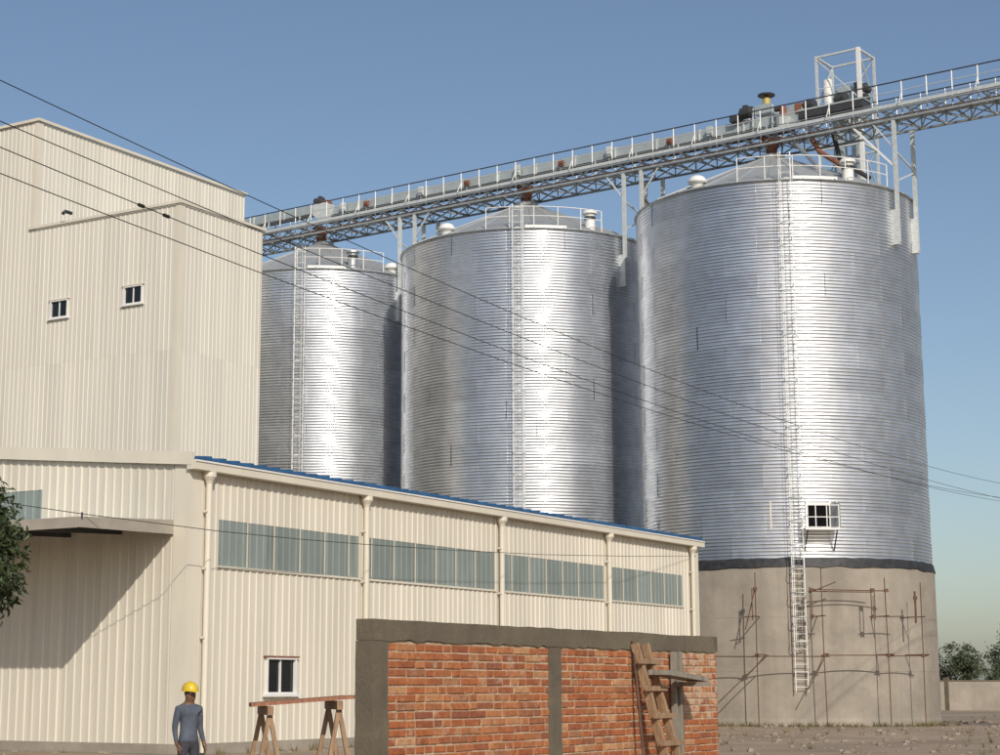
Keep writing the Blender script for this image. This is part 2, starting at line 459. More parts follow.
def window(parent, o, u, ua, ub, za, zb, mull=1, lintel=False, fw=0.06, proud=0.05):
    """white framed sliding window; local -y outward"""
    y = UP.cross(u)
    def P(a, z, d): return o + u*a + UP*z - y*d
    ax = (u, y, UP)
    mb = MB()
    w = ub - ua; h = zb - za
    mb.box(P(ua + fw/2, (za+zb)/2, proud/2), (fw, proud + 0.06, h), ax)
    mb.box(P(ub - fw/2, (za+zb)/2, proud/2), (fw, proud + 0.06, h), ax)
    mb.box(P((ua+ub)/2, za + fw/2, proud/2 + 0.004), (w + 0.004, proud + 0.07, fw), ax)
    mb.box(P((ua+ub)/2, zb - fw/2, proud/2 + 0.003), (w + 0.002, proud + 0.066, fw), ax)
    f = mb.build('window', M['white'], parent)
    m2 = MB().box(P((ua+ub)/2, (za+zb)/2, 0.005), (fw*0.9, 0.05, h - 2*fw + 0.01), ax).build('mullion', M['white'], f)
    for s in (0, 1):
        a = ua + fw + s*(w/2 - fw) ; b_ = a + w/2 - fw
        MB().box(P((a+b_)/2, (za+zb)/2, -0.03 + 0.02*s), (b_ - a + 0.01, 0.012, h - 2*fw + 0.01), ax).build('pane', M['glass'], f)
    MB().box(P((ua+ub)/2, za - 0.035, 0.07), (w + 0.22, 0.16, 0.07), ax).build('sill', M['white'], f)
    MB().box(P((ua+ub)/2, zb + 0.02, 0.05), (w + 0.18, 0.13, 0.04), ax).build('lintel', M['rust_red' if lintel else 'trim'], f)
    MB().box(P((ua+ub)/2, (za+zb)/2, -0.35), (w + 0.3, 0.02, h + 0.3), ax).build('blackout', M['black'], f)
    return f

# ------------------------------------------------------------------ warehouse
WH = V(-6.978, 47.5, 0)
WLEN = 32.1; WWID = 20.0; EAVE = 7.50; PITCH = 0.088
def build_warehouse():
    t = thing('warehouse', 'long low cream ribbed-metal warehouse with blue roof edge and grey window strips', 'warehouse', WH)
    # long front
    bands = [(1.27, 7.83, 4.91, 6.14, 'glaze'), (8.15, 15.8, 4.91, 6.14, 'glaze'), (16.2, 23.7, 4.91, 6.14, 'glaze'), (24.2, 30.62, 4.91, 6.14, 'glaze')]
    clad(t, WH, L, WLEN, 0.25, EAVE - 0.05, 1.2, 'cream', bands + [(3.39, 4.74, 1.53, 2.53, None)], start=0.07)
    window(t, WH, L, 3.39, 4.74, 1.53, 2.53, lintel=True, fw=0.055, proud=0.06)
    # gable front (u runs right, towards the corner)
    gl = WWID
    def gtop(u):
        d = gl - u
        return EAVE + PITCH * (d if d < WWID/2 else WWID - d) + 0.02
    clad(t, WH + W*gl, -W, gl, 0.25, gtop, 1.2, 'cream', [(gl - 13.2, gl - 5.3, 6.12, 7.13, 'glaze')], start=0.1)
    # far sides and plinth
    for nm, a, b in (('back_wall', WH + W*WWID, WH + W*WWID + L*WLEN), ('end_wall', WH + L*WLEN, WH + L*WLEN + W*WWID)):
        MB().beam((a + b)/2*1.0 + (a-b)/2 + UP*3.85, b + UP*3.85, 0.06, 7.2).build(nm, M['cream'], t)
    pl = MB()
    for a, b, q in ((WH, WH + L*WLEN, W), (WH, WH + W*WWID, L)):
        pl.beam(a + q*0.02 + UP*0.1, b + q*0.02 + UP*0.1, 0.16, 0.36)
    pl.build('plinth', M['concrete'], t)
    # corner flashings
    for c, d1, d2 in ((WH, L, W), (WH + L*WLEN, -L, W)):
        mb = MB()
        mb.box(c + d1*0.222 - W*0.040 + UP*3.8, (0.536, 0.012, 7.4), (L, W, UP))
        o = -L if c is WH else L
        mb.box(c + W*0.212 + o*0.0405 + UP*3.798, (0.0125, 0.50, 7.4), (L, W, UP))
        mb.build('corner_flashing', M['trim'], t)
    # window-band head and sill flashings
    for a, b, za, zb, _ in bands:
        f = MB().box(WH + L*(a+b)/2 - W*0.045 + UP*(za - 0.03), (b - a + 0.1, 0.03, 0.06), (L, W, UP))
        f.build('sill_flashing', M['trim'], t)
        k = 0.07
        while k < b:
            if a + 0.3 < k < b - 0.3:
                MB().box(WH + L*k - W*0.030 + UP*(za + zb)/2, (0.022, 0.03, zb - za - 0.02), (L, W, UP)).build('glazing_bar', M['trim'], t)
            k += 1.2
    # roof: ribbed blue sheets on two slopes
    n = 27; sw = WLEN / n
    slope = math.atan(PITCH); half = WWID/2 / math.cos(slope)
    for side in (0, 1):
        if side == 0:
            S = (W*math.cos(slope) + UP*math.sin(slope)); o0 = WH - W*0.30 + UP*(EAVE + 0.145); U = L; nrm = L.cross(S)
        else:
            S = (-W*math.cos(slope) + UP*math.sin(slope)); o0 = WH + W*(WWID + 0.30) + UP*(EAVE + 0.145); U = -L; nrm = U.cross(S); o0 = o0 + L*WLEN
        if nrm.z < 0: nrm = -nrm
        for i in range(n):
            me = sheet_mesh(i*sw, (i+1)*sw - 0.004, half + 0.3, 'blue', rib=sw/2.0, depth=0.10)
            # sheet local: x = U, z = S, -y = outward -> y = -nrm
            inst('roof_sheet', me, t, frame(o0 + U*(i*sw), U, -nrm, S))
    MB().beam(WH - L*0.05 + W*WWID/2 + UP*(EAVE + 0.16 + PITCH*WWID/2), WH + L*(WLEN + .05) + W*WWID/2 + UP*(EAVE + 0.16 + PITCH*WWID/2), 0.5, 0.05).build('ridge_cap', M['blue'], t)
    # gutter and fascia on the long front
    g = MB()
    a = WH - L*0.12; b = WH + L*(WLEN + 0.12)
    mid = (a + b)/2; ln = (b - a).length
    g.box(mid - W*0.30 + UP*(EAVE - 0.02), (ln, 0.02, 0.24), (L, W, UP))
    g.box(mid - W*0.17 + UP*(EAVE - 0.14), (ln - 0.004, 0.26, 0.02), (L, W, UP))
    g.box(mid - W*0.05 + UP*(EAVE - 0.02), (ln - 0.006, 0.02, 0.22), (L, W, UP))
    g.box(a - W*0.17 + UP*(EAVE - 0.02) - L*0.012, (0.02, 0.28, 0.25), (L, W, UP))
    g.box(b - W*0.17 + UP*(EAVE - 0.02) + L*0.012, (0.02, 0.28, 0.25), (L, W, UP))
    go = g.build('gutter', M['trim'], t)
    MB().box(mid - W*0.325 + UP*(EAVE + 0.085), (ln + 0.01, 0.03, 0.045), (L, W, UP)).build('gutter_lip', M['white'], go)
    # verge fascia on the gable
    p = WH - L*0.10 - W*0.2 + UP*(EAVE + 0.14); q = WH - L*0.10 + W*(WWID/2) + UP*(EAVE + 0.14 + PITCH*WWID/2)
    r = WH - L*0.10 + W*(WWID + 0.2) + UP*(EAVE + 0.14)
    MB().beam(p, q, 0.10, 0.34).build('verge_fascia', M['trim'], t)
    MB().beam(q, r, 0.10, 0.34).build('verge_fascia', M['trim'], t)
    # downpipes
    for u in (0.64, 8.0, 16.0, 23.9, 31.35):
        c = WH + L*u - W*0.16
        d = MB().tube([c + UP*0.05, c + UP*(EAVE - 0.42)], 0.085, 12).build('downpipe', M['trim'], t, smooth=False)
        h = MB()
        h.lathe([(0.09, -0.46), (0.11, -0.40), (0.17, -0.31), (0.19, -0.28), (0.19, -0.15), (0.0, -0.15)], 12, c + UP*EAVE)
        h.build('hopper', M['trim'], d)
        for z in (1.2, 3.0, 4.8, 6.3):
            MB().box(c + UP*z + W*0.03, (0.23, 0.13, 0.05), (L, W, UP)).build('bracket', M['trim'], d)
    return t
build_warehouse()

def build_canopy():
    a = WH + W*0.48 - L*0.045
    t = thing('canopy', 'flat tan steel canopy projecting from the warehouse end wall beside the tree', 'canopy', a + UP*5.5)
    ln = 11.0; D = 3.55
    # roof deck, sloping slightly out
    p0 = a + UP*5.98; p1 = a - L*D + UP*5.79
    def deck(z, th):
        mb = MB(); vs = []
        for dz in (0, th):
            for u, q in ((0, p0), (0, p1), (ln, p1), (ln, p0)):
                vs.append(q + W*u + UP*(z + dz))
        mb.add(vs, [(0,1,2,3),(7,6,5,4),(0,4,5,1),(1,5,6,2),(2,6,7,3),(3,7,4,0)])
        return mb
    deck(-0.02, 0.05).build('roof_deck', M['casing'], t)
    tan = mat('tan_fascia', (0.36,0.32,0.265), 0.6, var=0.2, scale=2)
    # end fascias taper outward
    for u in (0.0, ln):
        mb = MB(); vs = []
        for s in (-0.03, 0.03):
            vs += [p0 + W*(u+s) + UP*0.08, p1 + W*(u+s) + UP*0.08, p1 + W*(u+s) - UP*0.18, p0 + W*(u+s) - UP*0.30]
        mb.add(vs, [(0,1,2,3),(7,6,5,4),(0,4,5,1),(1,5,6,2),(2,6,7,3),(3,7,4,0)])
        mb.build('end_fascia', tan, t)
    MB().beam(p1 - L*0.04 - UP*0.06, p1 - L*0.04 + W*ln - UP*0.06, 0.06, 0.27).build('front_fascia', tan, t)
    for i in range(1, 6):
        u = ln*i/6
        MB().beam(p0 + W*u - UP*0.14, p1 + W*u - UP*0.10, 0.10, 0.18).build('beam', M['dark_steel'], t)
    for q in (0.3, 0.65):
        c = p0.lerp(p1, q) - UP*0.055
        MB().beam(c + W*0.05, c + W*(ln - 0.05), 0.06, 0.05).build('purlin', M['dark_steel'], t)
build_canopy()

# ------------------------------------------------------------------ tower
TW = V(-13.2585, 85.0, 0)
def build_tower():
    t = thing('mill_tower', 'tall windowed cream ribbed-metal building with stepped flat roof behind the warehouse', 'building', TW)
    A_H = 24.75; M_H = 30.55; dep = 9.77; ext = 26.0
    ax = (L, W, UP)
    wins = [(7.14, 8.36, 19.92, 20.86), (2.23, 3.45, 20.08, 21.02)]
    # gable-side face: lower block and main block in one plane; u runs right to the near corner
    o = TW + W*ext
    ops = [(ext - b, ext - a, za, zb, None) for a, b, za, zb in wins]
    clad(t, o, -W, ext, 0.2, lambda u: M_H if (ext - u) > dep else A_H, 1.2, 'cream_t', ops, start=(ext - dep) % 1.2, laps=(9.4, 17.6))
    for a, b, za, zb in wins:
        window(t, o, -W, ext - b, ext - a, za, zb, fw=0.07, proud=0.06)
    # right faces
    clad(t, TW, L, 6.45, 0.2, A_H, 1.2, 'cream_t', laps=(9.4, 17.6))
    mo = TW + W*dep
    clad(t, mo, L, 17.1, A_H - 0.4, M_H, 1.2, 'cream_t')
    # hidden far faces
    def wall(p, q, z0, z1):
        MB().beam(p + UP*(z0+z1)/2, q + UP*(z0+z1)/2, 0.08, z1 - z0).build('far_wall', M['cream_t'], t)
    wall(TW + L*6.41, TW + L*6.41 + W*dep, 0.2, A_H - 0.05)
    wall(mo + L*6.5 + W*0.06, mo + L*17.0 + W*0.06, 0.2, A_H - 0.45)
    wall(mo + L*17.05 + W*0.05, mo + L*17.05 + W*(ext - dep), 0.2, M_H - 0.03)
    wall(o - W*0.05 + L*0.06, o - W*0.05 + L*17.0, 0.2, M_H - 0.03)
    # roofs
    MB().box(TW + L*3.2 + W*(dep/2) + UP*(A_H - 0.15), (6.3, dep - 0.1, 0.12), ax).build('roof_slab', M['galv'], t)
    MB().box(mo + L*8.5 + W*((ext-dep)/2) + UP*(M_H - 0.15), (16.9, ext - dep - 0.2, 0.12), ax).build('roof_slab', M['galv'], t)
    # roof edge trims
    def trim(p, q, w=0.22, h=0.20):
        MB().beam(p, q, w, h).build('roof_trim', M['trim'], t)
    trim(TW - L*0.06 - W*0.17 + UP*(A_H + 0.09), TW - L*0.06 + W*(dep + 0.25) + UP*(A_H + 0.09), 0.16, 0.13)
    trim(TW - W*0.07 + L*0.05 + UP*(A_H + 0.092), TW - W*0.07 + L*6.62 + UP*(A_H + 0.092), 0.16, 0.125)
    trim(mo - L*0.06 - W*0.17 + UP*(M_H + 0.09), mo - L*0.06 + W*(ext - dep) + UP*(M_H + 0.09), 0.17, 0.15)
    trim(mo - W*0.07 + L*0.05 + UP*(M_H + 0.092), mo - W*0.07 + L*17.2 + UP*(M_H + 0.092), 0.17, 0.145)
    # corner flashings
    for c, z0, z1 in ((TW, 0.2, A_H - 0.01), (mo, A_H + 0.2, M_H - 0.01)):
        mb = MB()
        mb.box(c + L*0.13 - W*0.042 + UP*(z0+z1)/2, (0.34, 0.012, z1 - z0), ax)
        mb.box(c + W*0.10 - L*0.042 + UP*(z0+z1)/2, (0.012, 0.28, z1 - z0), ax)
        mb.build('corner_flashing', M['trim'], t)
    # small dark pipe stub above the ledge
    p = TW + W*7.3 + UP*25.32
    MB().tube([p + L*0.1, p - L*0.35, p - L*0.5 - UP*0.15], 0.09, 10).build('pipe_stub', M['dark_steel'], t)
build_tower()

# ------------------------------------------------------------------ silos
SR = 6.86; Z0 = 7.25; ZR = 24.85
E_ = V(-0.7976, 0.6032, 0)      # along the row of silos, to the left
N_ = V(0.6032, 0.7976, 0)       # across the row, away
S3 = V(16.05, 88.0, 0); STEP = 15.1
SC = [S3, S3 + E_*STEP, S3 + E_*STEP*2 + V(0.15,0,0)]
NR, NS, NC = 16, 14, 7
RH = (ZR - Z0) / NR
def cyl(c, r, phi, z):
    """phi in degrees from straight towards the camera side (-y), positive to the right"""
    a = math.radians(phi)
    return V(c.x + r*math.sin(a), c.y - r*math.cos(a), z)

def silo_sheet():
    """one curved corrugated sheet with a raised bolted lap on its leading edge"""
    mb = MB(); na = 9; nv = NC*10; amp = 0.0160
    da = 2*PI/NS
    cols = [(da*i/na, 0.006*i/na, 0.0) for i in range(na)] + [(da*0.997, 0.006, 0.0), (da*0.998, 0.020, 0.0), (da*1.006, 0.020, 0.0), (da*1.008, 0.0, 0.35)]
    vs = []; nrm = []; m = len(cols)
    for j in range(nv+1):
        z = RH*j/nv; th = 2*PI*NC*j/nv
        sl = amp*(-math.sin(th) + 0.60*math.sin(2*th))*2*PI*NC/RH
        for a, dr, tl in cols:
            r = SR + amp*(math.cos(th) - 0.30*math.cos(2*th)) + dr
            vs.append(V(r*math.cos(a), r*math.sin(a), z))
            nrm.append((V(math.cos(a), math.sin(a), -sl) + V(-math.sin(a), math.cos(a), 0)*tl).normalized())
    fs = [(j*m+i, j*m+i+1, (j+1)*m+i+1, (j+1)*m+i) for j in range(nv) for i in range(m-1)]
    mb.add(vs, fs)
    me = mb.mesh('wall_sheet', M['silo'], smooth=True)
    me.normals_split_custom_set_from_vertices([tuple(q) for q in nrm])
    return me
SHEET = silo_sheet()

def roof_sheet():
    """one cone segment with a raised rib on each edge"""
    mb = MB(); n = 28; da = 2*PI/n; rise = 2.95
    def P(r, a, d): return V(r*math.cos(a), r*math.sin(a), (SR + 0.12 - r)/(SR - 0.5)*rise + d)
    prof = [(0, 0.0), (0.03, 0.0), (0.05, 0.05), (0.09, 0.05), (0.11, 0.0), (1.0, 0.0)]
    vs = []
    for q, d in prof:
        for r in (SR + 0.12, 4.5, 2.5, 0.6): vs.append(P(r, da*q, d*min(1, r/2.0)))
    k = len(prof)
    fs = [(i*4+j, (i+1)*4+j, (i+1)*4+j+1, i*4+j+1) for i in range(k-1) for j in range(3)]
    vs2 = [v - V(0,0,0.03) for v in vs]; b = len(vs)
    fs += [tuple(x + b for x in f[::-1]) for f in fs]
    for i in range(k-1): fs.append((i*4, b+i*4, b+(i+1)*4, (i+1)*4))
    mb.add(vs + vs2, fs)
    return mb.mesh('roof_sheet', M['silo_roof'])
ROOFSHEET = roof_sheet()

def rung_mesh(w):
    return MB().tube([V(-w/2,0,0), V(w/2,0,0)], 0.016, 6).mesh('rung', M['white'])
RUNG = rung_mesh(0.52)
def hoop_mesh():
    mb = MB(); pts = []
    for k in range(13):
        a = PI * k/12
        pts.append(V(0.36*math.cos(a), -0.62*math.sin(a)**0.8 if math.sin(a) > 1e-6 else 0, 0))
    for p, q in zip(pts, pts[1:]): mb.beam(p, q, 0.012, 0.04)
    return mb.mesh('hoop', M['steel'])
HOOP = hoop_mesh()
POST = MB().tube([V(0,0,0), V(0,0,1.12)], 0.028, 6).mesh('post', M['white'])

def build_silo(i, label, rail_a, rail_b, vents, lad_z0=None):
    c = SC[i]
    t = thing('grain_silo', label, 'silo', c, 'row of corrugated grain silos')
    rb = SR + 0.10
    MB().lathe([(rb - 0.4, -0.4), (rb + 0.05, -0.4), (rb + 0.05, 0.0), (rb, 0.35), (rb, Z0 - 0.25), (rb - 0.06, Z0 - 0.12), (0, Z0 - 0.12)], 96, c).build('concrete_base', M['concrete'], t, smooth=False)
    # uneven bitumen joint
    mb = MB(); n = 120; vs = []
    for zz, rr in ((Z0 - 0.30, rb - 0.02), (Z0 - 0.27, rb + 0.05), (Z0 + 0.10, SR + 0.07), (Z0 + 0.17, SR - 0.01)):
        for k in range(n):
            a = 2*PI*k/n
            d = 0.09*mnoise.noise(V(math.cos(a)*9, math.sin(a)*9, zz*3 + i*7))
            vs.append(V(c.x + rr*math.cos(a), c.y + rr*math.sin(a), zz + d))
    mb.add(vs, [(r*n+k, r*n+(k+1) % n, (r+1)*n+(k+1) % n, (r+1)*n+k) for r in range(3) for k in range(n)])
    mb.build('bitumen_joint', M['bitumen'], t)
    off = random.random()
    for r in range(NR):
        for s in range(NS):
            a = 2*PI*(s + 0.5*(r % 2) + off)/NS
            inst('wall_sheet', SHEET, t, Matrix.Translation(V(c.x, c.y, Z0 + RH*r)) @ Matrix.Rotation(a + random.uniform(-0.006, 0.006), 4, 'Z'))
    MB().lathe([(SR - 0.05, -0.04), (SR + 0.04, -0.04), (SR + 0.10, 0.0), (SR + 0.12, 0.02), (SR + 0.12, 0.05), (SR - 0.05, 0.05)], 96, c + UP*ZR).build('eave_ring', M['galv_dark'], t)
    for s in range(28):
        inst('roof_sheet', ROOFSHEET, t, Matrix.Translation(V(c.x, c.y, ZR + 0.05)) @ Matrix.Rotation(2*PI*s/28, 4, 'Z'))
    MB().lathe([(0.0, 3.18), (0.62, 3.18), (0.66, 3.12), (0.62, 2.7), (0.62, 2.55)], 24, c + UP*ZR).build('roof_collar', M['galv'], t)
    # ladder with safety cage
    phi = -6.0; a = math.radians(phi)
    rad = V(math.sin(a), -math.cos(a), 0); tan = V(math.cos(a), math.sin(a), 0)
    zb = 1.5 if lad_z0 is None else lad_z0
    ztop = ZR + 1.25
    lr = SR + 0.36
    ladder = MB().tube([c + rad*lr - tan*0.27 + UP*zb, c + rad*lr - tan*0.27 + UP*ztop], 0.026, 6)
    ladder.tube([c + rad*lr + tan*0.27 + UP*zb, c + rad*lr + tan*0.27 + UP*ztop], 0.026, 6)
    lo = ladder.build('ladder', M['white'], t)
    z = zb + 0.2
    while z < ztop - 0.2:
        inst('rung', RUNG, lo, frame(c + rad*lr + UP*z, tan, -rad, UP)); z += 0.33
    z = zb + 2.2
    while z < ztop:
        inst('hoop', HOOP, lo, frame(c + rad*lr + UP*z, tan, -rad, UP)); z += 1.05
    for q in (-0.22, 0.22):
        off2 = 0.62*(1 - abs(q)/0.36*0.45)
        MB().beam(c + rad*(lr + off2) + tan*q + UP*(zb + 2.2), c + rad*(lr + off2) + tan*q + UP*(ztop - 0.1), 0.03, 0.010, up=rad).build('cage_strap', M['steel'], lo)
    z = zb + 0.8
    while z < ztop - 1.2:
        mb = MB()
        for q in (-0.27, 0.27): mb.beam(c + rad*(lr) + tan*q + UP*z, c + rad*(SR - 0.01) + tan*q + UP*z, 0.04, 0.04)
        mb.build('stand_off', M['white'], lo); z += 2.2
    # roof-edge guardrail
    g = MB(); rr = SR + 0.05
    for dz in (0.62, 1.12):
        g.tube([cyl(c, rr, rail_a + (rail_b - rail_a)*k/24, ZR + 0.06 + dz) for k in range(25)], 0.024, 6)
    go = g.build('guardrail', M['white'], t)
    n = max(3, int((rail_b - rail_a) / 9.5))
    for k in range(n+1):
        p = cyl(c, rr, rail_a + (rail_b - rail_a)*k/n, ZR + 0.06)
        inst('post', POST, go, Matrix.Translation(p))
    # kick plate and little landing by the ladder
    mb = MB()
    for k in range(6):
        mb.beam(cyl(c, rr, phi + 3 + k*3, ZR + 0.12), cyl(c, rr, phi + 6 + k*3, ZR + 0.12), 0.02, 0.16)
    mb.build('kick_plate', M['white'], t)
    # roof vents
    for kind, ph, rv in vents:
        zc = ZR + 0.05 + (SR + 0.12 - rv)/(SR - 0.5)*2.95
        p = cyl(c, rv, ph, zc)
        mb = MB()
        if kind == 'dome':
            mb.lathe([(0.30, -0.25), (0.30, 0.12), (0.46, 0.12), (0.45, 0.24), (0.34, 0.40), (0.18, 0.48), (0.0, 0.5)], 18, p)
            mb.build('roof_vent', M['white'], t, smooth=True)
        else:
            mb.lathe([(0.27, -0.3), (0.27, 0.75), (0.40, 0.75), (0.38, 0.86), (0.25, 0.96), (0.0, 1.0)], 18, p)
            vo = mb.build('roof_vent', M['white' if kind == 'stack' else 'galv'], t)
            MB().lathe([(0.285, 0.42), (0.30, 0.43), (0.30, 0.58), (0.285, 0.6)], 18, p).build('collar_band', M['dark_steel'], vo)
    return t

silo_right = build_silo(0, 'largest corrugated steel silo at right, above the scaffolded concrete base with an open hatch', -24, 40,
    [('dome', -46, 6.1), ('stack', 24, 6.2)])
build_silo(1, 'middle corrugated steel silo between the two others, fully behind the warehouse roof', -20, 32, [('dome', -46, 6.1), ('stack', 30, 6.2)])
build_silo(2, 'smallest-looking corrugated steel silo, right beside the tall cream building', -8, 34, [('dark', 20, 6.2), ('dome', 44, 6.2)])

def build_hatch():
    """opening with a railed ledge, low on the right silo, beside the ladder"""
    c = S3; t = silo_right
    phi = 2.4; a = math.radians(phi)
    rad = V(math.sin(a), -math.cos(a), 0); tan = V(math.cos(a), math.sin(a), 0); ax = (tan, -rad, UP)
    o = c + rad*(SR + 0.02)
    h = MB()
    w, z0, z1 = 1.05, 8.72, 9.80
    for s in (-1, 1): h.box(o + tan*s*(w/2) + UP*(z0+z1)/2 + rad*0.02, (0.09, 0.16, z1 - z0 + 0.18), ax)
    for z in (z0, z1): h.box(o + UP*z + rad*0.02, (w - 0.09, 0.155, 0.09), ax)
    ho = h.build('access_hatch', M['white'], t)
    MB().box(o + UP*(z0+z1)/2 + rad*0.035, (w - 0.08, 0.04, z1 - z0 - 0.08), ax).build('opening', M['black'], ho)
    d = o + tan*(w/2 + 0.02) + rad*0.10
    ang = math.radians(62)
    dx = (tan*math.cos(ang) + rad*math.sin(ang))
    MB().box(d + dx*0.30 + UP*(z0+z1)/2, (0.62, 0.04, z1 - z0), (dx, dx.cross(UP), UP)).build('door', M['silo_roof'], ho)
    p = MB().box(o + rad*0.40 + UP*(z0 - 0.12), (1.55, 0.75, 0.06), ax)
    po = p.build('ledge', M['white'], ho)
    r = MB()
    for z in (z0 - 0.06, z0 + 0.42, z0 + 0.95):
        r.beam(o + tan*-0.74 + rad*0.74 + UP*z, o + tan*0.74 + rad*0.74 + UP*z, 0.035, 0.035)
        for s in (-1, 1): r.beam(o + tan*s*0.74 + rad*0.05 + UP*z, o + tan*s*0.74 + rad*0.74 + UP*z, 0.035, 0.035)
    r.build('rail', M['white'], ho)
    for q in (-0.74, -0.3, 0.2, 0.74):
        MB().beam(o + tan*q + rad*0.742 + UP*(z0 - 0.1), o + tan*q + rad*0.742 + UP*(z0 + 1.0), 0.04, 0.04, up=rad).build('bar', M['white'], ho)
    for q in (-0.66, 0.66):
        MB().beam(o + tan*q + rad*0.70 + UP*(z0 - 0.15), o + tan*q + rad*0.02 + UP*(z0 - 1.0), 0.05, 0.05).build('strut', M['dark_steel'], ho)
    # pale replacement panel left of the ladder
    for ph in (-15.2, 9.6):
        a2 = math.radians(ph); r2 = V(math.sin(a2), -math.cos(a2), 0); t2 = V(math.cos(a2), math.sin(a2), 0)
        MB().box(c + r2*(SR + 0.02) + UP*9.3, (0.07, 0.03, 1.3), (t2, -r2, UP)).build('frame_strip', M['trim'], t)
build_hatch()

# ------------------------------------------------------------------ conveyor bridge
def br(s, n, z): return S3 + E_*s + N_*n + UP*z
def build_bridge():
    sA, sB = -15.0, 41.0
    t = thing('conveyor_bridge', 'long pale steel truss walkway running over the three silo tops', 'bridge', br(0, 0, 28.3))
    ZB, ZD, ZT = 28.35, 29.02, 30.17
    hw = 1.15
    step = 1.25
    def ch(nm, n, z, w, h, m, a=sA, b=sB):
        return MB().beam(br(a, n, z), br(b, n, z), w, h).build(nm, m, t)
    for n in (-hw, hw):
        ch('bottom_chord', n, ZB, 0.10, 0.10, M['galv_dark'])
        ch('deck_chord', n, ZD, 0.10, 0.16, M['steel'])
        if n > 0: ch('toe_board', n - 0.02, ZD + 0.17, 0.012, 0.15, M['galv_dark'])
        MB().tube([br(sA, n, ZT), br(sB, n, ZT)], 0.035, 8).build('top_rail', M['dark_steel'], t)
        MB().tube([br(sA, n, (ZT + ZD)/2 + 0.1), br(sB, n, (ZT + ZD)/2 + 0.1)], 0.022, 6).build('mid_rail', M['steel'], t)
    post = MB().beam(V(0,0,0), V(0,0,ZT - ZD - 0.05), 0.045, 0.045).mesh('post', M['white'])
    vert = MB().beam(V(0,0,0.05), V(0,0,ZD - ZB - 0.08), 0.06, 0.06).mesh('truss_post', M['galv_dark'])
    diag = MB().beam(V(0,0,0.05), V(step,0,ZD - ZB - 0.08), 0.05, 0.05).mesh('truss_brace', M['galv_dark'])
    cross = MB().beam(V(0,-hw+.05,0), V(0,hw-.05,0), 0.07, 0.09).mesh('cross_beam', M['galv_dark'])
    lat = MB().beam(V(0,-hw+.05,0), V(step,hw-.05,0), 0.05, 0.05).mesh('lateral_brace', M['galv_dark'])
    knee = MB().beam(V(0,0,0), V(0,0.34,0.60), 0.035, 0.035).mesh('knee_brace', M['white'])
    k = 0; s = sA
    while s <= sB + 0.01:
        for n in (-hw, hw):
            inst('post', post, t, frame(br(s, n, ZD + 0.04), E_, N_, UP))
            inst('truss_post', vert, t, frame(br(s, n, ZB), E_, N_, UP))
            if s + step <= sB:
                if k % 2 == 0: inst('truss_brace', diag, t, frame(br(s, n, ZB), E_, N_, UP))
                else: inst('truss_brace', diag, t, frame(br(s + step, n, ZB), -E_, -N_, UP))
                if True: inst('truss_brace', diag, t, frame(br(s + step, n + 0.05, ZB), -E_, -N_, UP) if k % 2 == 0 else frame(br(s, n + 0.05, ZB), E_, N_, UP))
        inst('cross_beam', cross, t, frame(br(s, 0, ZB - 0.01), E_, N_, UP))
        inst('cross_beam', cross, t, frame(br(s, 0, ZD - 0.02), E_, N_, UP))
        if k % 3 == 0: inst('knee_brace', knee, t, frame(br(s, -hw - 0.36, ZD - 0.05) , E_, N_, UP))
        if s + step <= sB:
            inst('lateral_brace', lat, t, frame(br(s, 0, ZB + 0.06), E_, N_, UP) if k % 2 else frame(br(s, 0, ZB + 0.06), E_, -N_, UP))
            # floor grating: plates with open joints, a gap along the conveyor
            for n in (-0.82, 0.82):
                MBp = GRATE
                inst('floor_plate', MBp, t, frame(br(s + 0.01, n, ZD + 0.03), E_, N_, UP))
        s += step; k += 1
    # cable tray slung under the near edge, and a dark box added as the shaded strip under the conveyor
    MB().box(br((sA+sB)/2, -hw - 0.16, ZD - 0.22), (sB - sA, 0.16, 0.06), (E_, N_, UP)).build('cable_tray', M['galv'], t)
    MB().box(br(14.2, 0, ZD + 0.30), (30.8, 0.55, 0.32), (E_, N_, UP)).build('shaded_gap_box', M['dark_steel'], t)
    # support legs on the silo sides
    for i, c in enumerate(SC):
        s0 = STEP*i
        for sd in (-1, 1):
            ss = s0 + sd*(math.sqrt(SR**2 - 1.1**2) + 0.24)
            for n in (-1.1, 1.1):
                rr = math.sqrt(max(SR**2 - n*n, 0))
                lb = MB()
                zb = 22.3
                o = lb.beam(br(ss, n, zb), br(ss, n, ZB - 0.05), 0.17, 0.17).build('support_leg', M['steel'], t)
                MB().box(br(s0 + sd*(rr + 0.11), n, zb + 0.75), (0.38, 0.26, 1.7), (E_, N_, UP)).build('leg_bracket', M['steel'], o)
            for zz in (25.3, 26.8):
                MB().beam(br(ss, -1.1, zz), br(ss, 1.1, zz + (0.9 if zz < 26 else -0.5)), 0.07, 0.07).build('leg_brace', M['steel' if sd < 0 else 'rust'], t)
            MB().beam(br(ss, -1.1, 26.9), br(ss - sd*1.1, -1.1, ZB), 0.07, 0.07).build('leg_brace', M['steel'], t)
    # clutter: conduits along the near side, inclined spouts to the right silo's roof, a long strut to its outer leg
    MB().tube([br(sA + 0.4, -hw - 0.06, ZD + 0.16), br(sB, -hw - 0.06, ZD + 0.16)], 0.02, 6).build('conduit', M['galv_dark'], t)
    MB().tube([br(sA + 2, -hw - 0.05, ZB + 0.12), br(sB, -hw - 0.05, ZB + 0.12)], 0.025, 6).build('conduit', M['rust'], t)
    MB().tube([br(-2.2, -0.3, ZB + 0.4), br(-2.9, -0.6, 27.6), br(-4.6, -1.4, 26.3)], 0.13, 10).build('side_spout', M['rust_red'], t)
